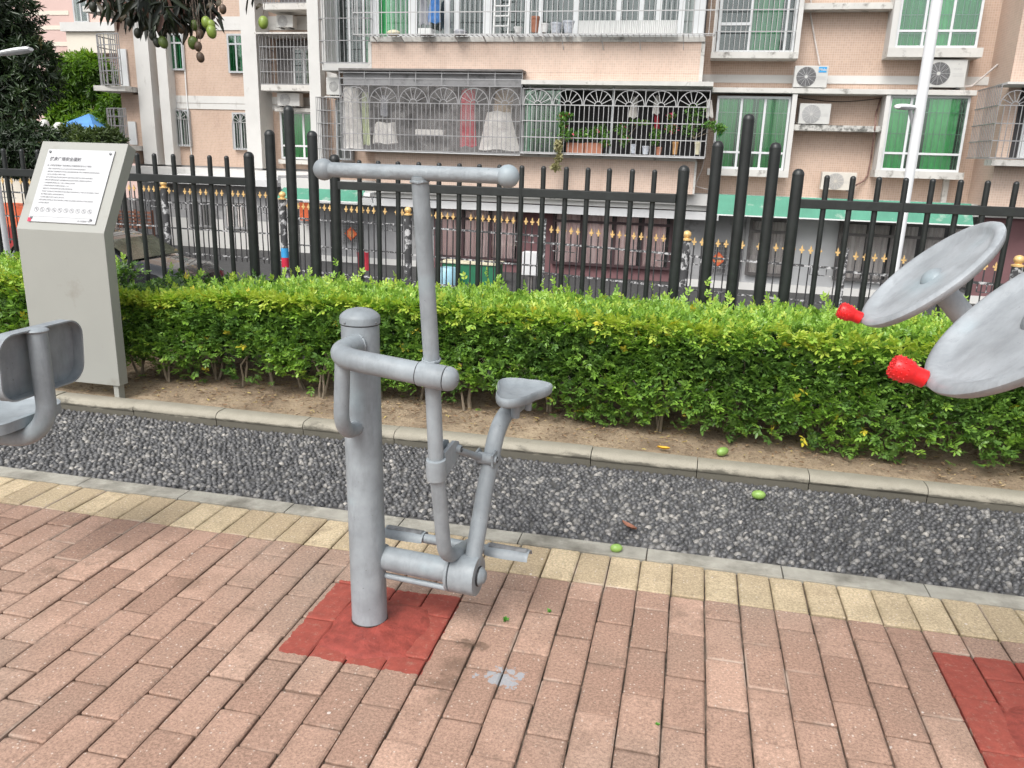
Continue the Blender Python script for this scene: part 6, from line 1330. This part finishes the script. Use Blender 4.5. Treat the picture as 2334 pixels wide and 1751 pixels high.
# ---- trees -------------------------------------------------------------------
M_bark = pbr('tree_bark', (.13, .10, .08), .9, .3, 6, bs=.8, bscale=12)
M_tdark = leafmat('dark_mango_leaf', [(0, (.012, .022, .010)), (.5, (.030, .055, .022)), (.85, (.065, .11, .035)), (1, (.16, .07, .03))], .35, .12)
M_tbright = leafmat('bright_mango_leaf', [(0, (.035, .08, .012)), (.5, (.12, .24, .025)), (.85, (.26, .42, .04)), (1, (.42, .5, .08))], .4, .35)
def crown(g, blobs, n_, L, shell=.35):
    P, Cn, sh = [], [], []; tot = sum((r[0]*r[1]*r[2])**(2/3) for _, r in blobs)
    for c, r in blobs:
        n = int(n_*(r[0]*r[1]*r[2])**(2/3)/tot); q = unit(g.normal(size=(n, 3))); rad = 1-g.random((n, 1))**2*shell; rad = rad*(1+.13*np.sin(q[:, :1]*7+q[:, 1:2]*5)*np.cos(q[:, 2:]*6)); P.append(np.array(c)+q*rad*np.array(r)); Cn.append(q); sh.append(q[:, 2]*.5+.5)
    P = np.concatenate(P); Cn = np.concatenate(Cn); sh = np.concatenate(sh); n = len(P); k = 7; Pk = np.repeat(P, k, 0); ck = np.repeat(Cn, k, 0)
    D = unit(g.normal(size=(n*k, 3))*.9+ck*.7+[0, 0, -.55]); Nn = unit(ck+g.normal(0, .4, (n*k, 3))+[0, 0, .5]); LL = L*g.uniform(.6, 1.2, n*k)
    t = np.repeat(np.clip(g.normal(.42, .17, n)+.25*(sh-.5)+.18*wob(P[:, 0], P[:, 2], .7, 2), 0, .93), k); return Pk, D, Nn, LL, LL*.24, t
def tree(name, base_, blobs, label, mat, n_=2600, L=.2, seed=1, cat='tree', trunk_r=.16, group=None):
    g = np.random.default_rng(seed); t = thing(name, base_, label, cat, group); Pk, D, Nn, LL, LW_, T = crown(g, blobs, n_, L); V, F, TT = leaves(Pk, D, Nn, LL, LW_, T); npmesh('crown', V, F, TT, mat, t)
    c0 = Vector(blobs[0][0]); mb = MB(); b0 = Vector(base_); fk = b0.lerp(c0, .5); mb.tube([b0, b0.lerp(fk, .5)+Vector((.08, 0, 0)), fk], [trunk_r*1.25, trunk_r, trunk_r*.85], 12)
    for c, r in blobs: c = Vector(c); m_ = fk.lerp(c, .5)+Vector((g.normal(0, .1), g.normal(0, .1), .1)); mb.tube([fk, m_, c], [trunk_r*.6, trunk_r*.4, trunk_r*.12], 8)
    mb.build('trunk', M_bark, t, smooth=True); return t
A = lambda x, y, Y: tuple(at(x, y, Y=Y))
tree('mango_tree', (at(-60, 300, Y=21).x, 21, ZG), [(A(-35, 95, 21), (1.45, 1.5, 1.2)), (A(75, 140, 20.6), (.55, .7, .60)), (A(0, 190, 20.5), (1.1, 1.2, 1.0)), (A(-30, 20, 21), (1.15, 1.4, 1.1)), (A(104, 190, 20.8), (.36, .5, .36)), (A(60, 228, 20.2), (.5, .5, .35)), (A(5, 270, 20), (.8, .8, .5)), (A(-90, 120, 21), (1.8, 1.5, 2))], 'big dark mango tree at the top left corner', M_tdark, 4200, .24, 3)
tree('mango_tree', (at(205, 330, Y=31).x, 31, ZG), [(A(190, 165, 31), (1.15, 1.1, .72)), (A(155, 195, 30.8), (.7, .8, .7)), (A(225, 185, 31), (.75, .9, .7)), (A(200, 240, 31.3), (1.1, .9, .75)), (A(262, 245, 30.6), (.6, .6, .65)), (A(138, 265, 30.6), (.5, .6, .75)), (A(245, 290, 30.5), (.8, .6, .65)), (A(180, 300, 30.5), (.8, .6, .65))], 'bright green tree between the dark tree and the left wing', M_tbright, 4200, .28, 4)
def shrub(blobs, label, mat, n_, seed, L=.18): return tree('garden_shrub', (blobs[0][0][0], blobs[0][0][1], ZG), blobs, label, mat, n_, L, seed, 'shrub', .05)
shrub([(A(60, 320, 17.5), (.9, .6, .38)), (A(10, 330, 17.3), (.8, .6, .5)), (A(105, 345, 17.4), (.4, .5, .3)), (A(40, 370, 17.5), (.8, .6, .35))], 'dark shrub above the fence left of the notice stand', M_tdark, 1500, 5)
shrub([(A(165, 312, 18.2), (.35, .4, .25)), (A(205, 318, 18.2), (.45, .4, .22)), (A(240, 322, 18.3), (.35, .4, .3)), (A(185, 350, 18), (.8, .5, .4))], 'low olive shrub in front of the blue gazebo', leafmat('olive_leaf', [(0, (.02, .04, .015)), (.6, (.08, .12, .035)), (.92, (.16, .2, .06)), (1, (.6, .35, .03))], .45, .2), 1100, 6)
wt = thing('park_wall', (-13.5, 20.4, ZG), 'pale garden wall below the shrubs at the left', 'wall'); x0 = at(-200, 400, Y=20.4).x; x1 = at(250, 400, Y=20.4).x; MB().box(x0, x1, 20.4, 20.6, ZG, at(100, 345, Y=20.4).z, .02).build('panel', M_creamr, wt); MB().box(x0-.01, x1+.01, 20.36, 20.64, at(100, 345, Y=20.4).z, at(100, 345, Y=20.4).z+.06, .01).build('coping', M_white, wt)
# overhanging mango branch close to the camera
mt = thing('overhanging_mango_tree', (-6.4, 3.9, .06), 'mango branch with hanging green and brown fruit across the top left', 'tree')
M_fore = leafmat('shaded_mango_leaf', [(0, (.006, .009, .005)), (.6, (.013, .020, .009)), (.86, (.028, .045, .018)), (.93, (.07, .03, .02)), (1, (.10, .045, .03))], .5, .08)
g = np.random.default_rng(21); Z6 = lambda x, y: (200+x/5.267, y/5.267)
clus = [(150, -40, 8), (60, -60, 5), (330, -40, 10), (430, 20, 8), (480, -50, 10), (560, 40, 12), (600, 110, 12), (640, 30, 14), (700, 90, 16), (760, 20, 16), (780, 120, 14), (830, 60, 16), (880, 140, 16), (900, 40, 16), (930, 220, 12), (980, 60, 16), (1040, 30, 14), (1060, 120, 12), (1130, 80, 16), (1180, 170, 14), (1220, 40, 16), (1260, 110, 16), (1320, 60, 14), (1340, 160, 10), (1400, 40, 12), (1420, 60, 4), (1450, -20, 5), (2030, 20, 2), (240, 30, 5), (700, -80, 16), (900, -90, 16), (1100, -90, 16), (1300, -90, 14), (520, -120, 12), (760, -180, 16), (1000, -200, 18), (1240, -200, 16), (400, -180, 12)]
P, D, T = [], [], []
twg = MB(); spine = [Vector((-6.4, 3.9, .0)), Vector((-6.3, 4.0, 2.6)), Vector((-5.6, 4.8, 4.0)), at(*Z6(300, -420), d=6.2), at(*Z6(900, -320), d=6.1), at(*Z6(1500, -330), d=6.0), at(*Z6(2050, -260), d=6.0)]
mb = MB().tube(fillet(spine, .5, 4), [.14, .135, .13, .12, .11, .10, .095, .09, .085, .08, .07, .065, .06, .055, .05, .045, .04, .035, .03, .028, .026, .024, .022, .02, .018, .016, .015, .014][:len(fillet(spine, .5, 4))], 10)
mb.build('trunk', M_bark, mt, smooth=True)
for cx, cy, k in clus:
    dd = 6.05+g.normal(0, .22); cy = cy-62; c = np.array(at(*Z6(cx, cy), d=dd)); k = int(k*2.2)
    P.append(c+g.normal(0, .05, (k, 3))); D.append(unit(g.normal(0, .55, (k, 3))+[0, 0, -.9])); T.append(np.where(g.random(k) < .12, .95, g.random(k)*.8))
    sx = spine[3].lerp(spine[5], min(1, max(0, (cx-300)/1200))) if cx < 1600 else spine[6]; twg.tube([sx, (Vector(c)+sx)/2+Vector((g.normal(0, .03), 0, .05)), Vector(c)], [.008, .006, .003], 6)
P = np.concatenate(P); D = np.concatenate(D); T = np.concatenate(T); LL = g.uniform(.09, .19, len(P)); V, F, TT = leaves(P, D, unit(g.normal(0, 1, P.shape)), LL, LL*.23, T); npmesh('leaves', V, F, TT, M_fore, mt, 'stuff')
# long curling brown leaves in front
for (x, y, x2, y2) in ((110, 20, 200, 205), (430, 120, 390, 280), (800, 190, 640, 400), (1195, 290, 1140, 540), (1575, -20, 1545, 100), (2060, 40, 2020, 115), (820, 290, 880, 480), (930, 200, 930, 420), (1475, 20, 1420, 110)):
    a = at(*Z6(x, y), d=5.9); b = at(*Z6(x2, y2), d=5.9); m_ = (a+b)/2+Vector((.03, -.02, 0)); n = 8; mbl = MB(); vs = []
    for i in range(n+1):
        t = i/n; p = a*(1-t)**2+m_*2*t*(1-t)+b*t*t; w_ = .045*math.sin(math.pi*min(.98, t+.04))**.7; vs += [(p.x-w_/2, p.y, p.z), (p.x, p.y+.012, p.z), (p.x+w_/2, p.y, p.z)]
    mbl.add(vs, [(3*i+j, 3*i+j+1, 3*i+j+4, 3*i+j+3) for i in range(n) for j in range(2)]).build('leaf', pbr('brown_green_leaf', (.055, .045, .025), .45, .4, 12) if 'brown_green_leaf' not in bpy.data.materials else bpy.data.materials['brown_green_leaf'], mt, smooth=True)
MM = {'g': pbr('unripe_mango', (.10, .15, .035), .4, .2, 25), 'b': pbr('russet_mango', (.085, .055, .035), .5, .3, 30), 'd': pbr('shaded_mango', (.025, .03, .02), .5, .3, 25), 'y': pbr('pale_green_mango', (.20, .28, .05), .4, .15, 25)}
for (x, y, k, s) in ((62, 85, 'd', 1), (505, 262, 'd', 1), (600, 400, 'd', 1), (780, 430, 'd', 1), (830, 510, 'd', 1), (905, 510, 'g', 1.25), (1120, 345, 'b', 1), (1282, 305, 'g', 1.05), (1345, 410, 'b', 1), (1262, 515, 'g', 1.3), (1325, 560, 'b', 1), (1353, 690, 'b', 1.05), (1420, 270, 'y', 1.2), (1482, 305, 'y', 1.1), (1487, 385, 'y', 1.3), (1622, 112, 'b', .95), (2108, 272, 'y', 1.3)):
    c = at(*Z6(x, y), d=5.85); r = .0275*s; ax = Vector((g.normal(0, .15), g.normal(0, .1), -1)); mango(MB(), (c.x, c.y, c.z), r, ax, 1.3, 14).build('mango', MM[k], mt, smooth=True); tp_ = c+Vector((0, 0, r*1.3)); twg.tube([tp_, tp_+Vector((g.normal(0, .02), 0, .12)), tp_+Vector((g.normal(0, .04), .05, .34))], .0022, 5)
twg.build('twigs', M_bark, mt, smooth=True)

# rust and drip streaks under ledges, loose cables
M_streak = pbr('grey_drip_stain', (.36, .29, .25), .8, .2, 8)
M_cable = pbr('black_cable', (.03, .03, .03), .6)
for a, b, lb in (((0, 30), (470, 60), 'thin dark cable sagging along the upper right slab'), ((380, 762), (1080, 772), 'dark cable under the long slab of the lower right windows')):
    p, q = P4(*a, YW-.05), P4(*b, YW-.05); pts = [p.lerp(q, t)+Vector((0, 0, -.10*math.sin(math.pi*t))) for t in np.linspace(0, 1, 12)]
    o = MB().tube(pts, .009, 6).build('loose_cable', M_cable, smooth=True); tag(o, lb, 'cable')
p0 = at(*R3(1465, 1300), Y=YW-.1); p1 = at(*R3(1440, 1400), Y=YW-.3); p2 = at(*R3(1380, 1530), Y=YW-.6); p3 = at(*R3(1500, 1560), Y=YW-.7)
o = MB().tube(fillet([p0, p1, p2, p3], .1, 4), .012, 6).build('loose_cable', M_pipe, smooth=True); tag(o, 'pale cable drooping to the white ledge left of the right fence cluster', 'cable')
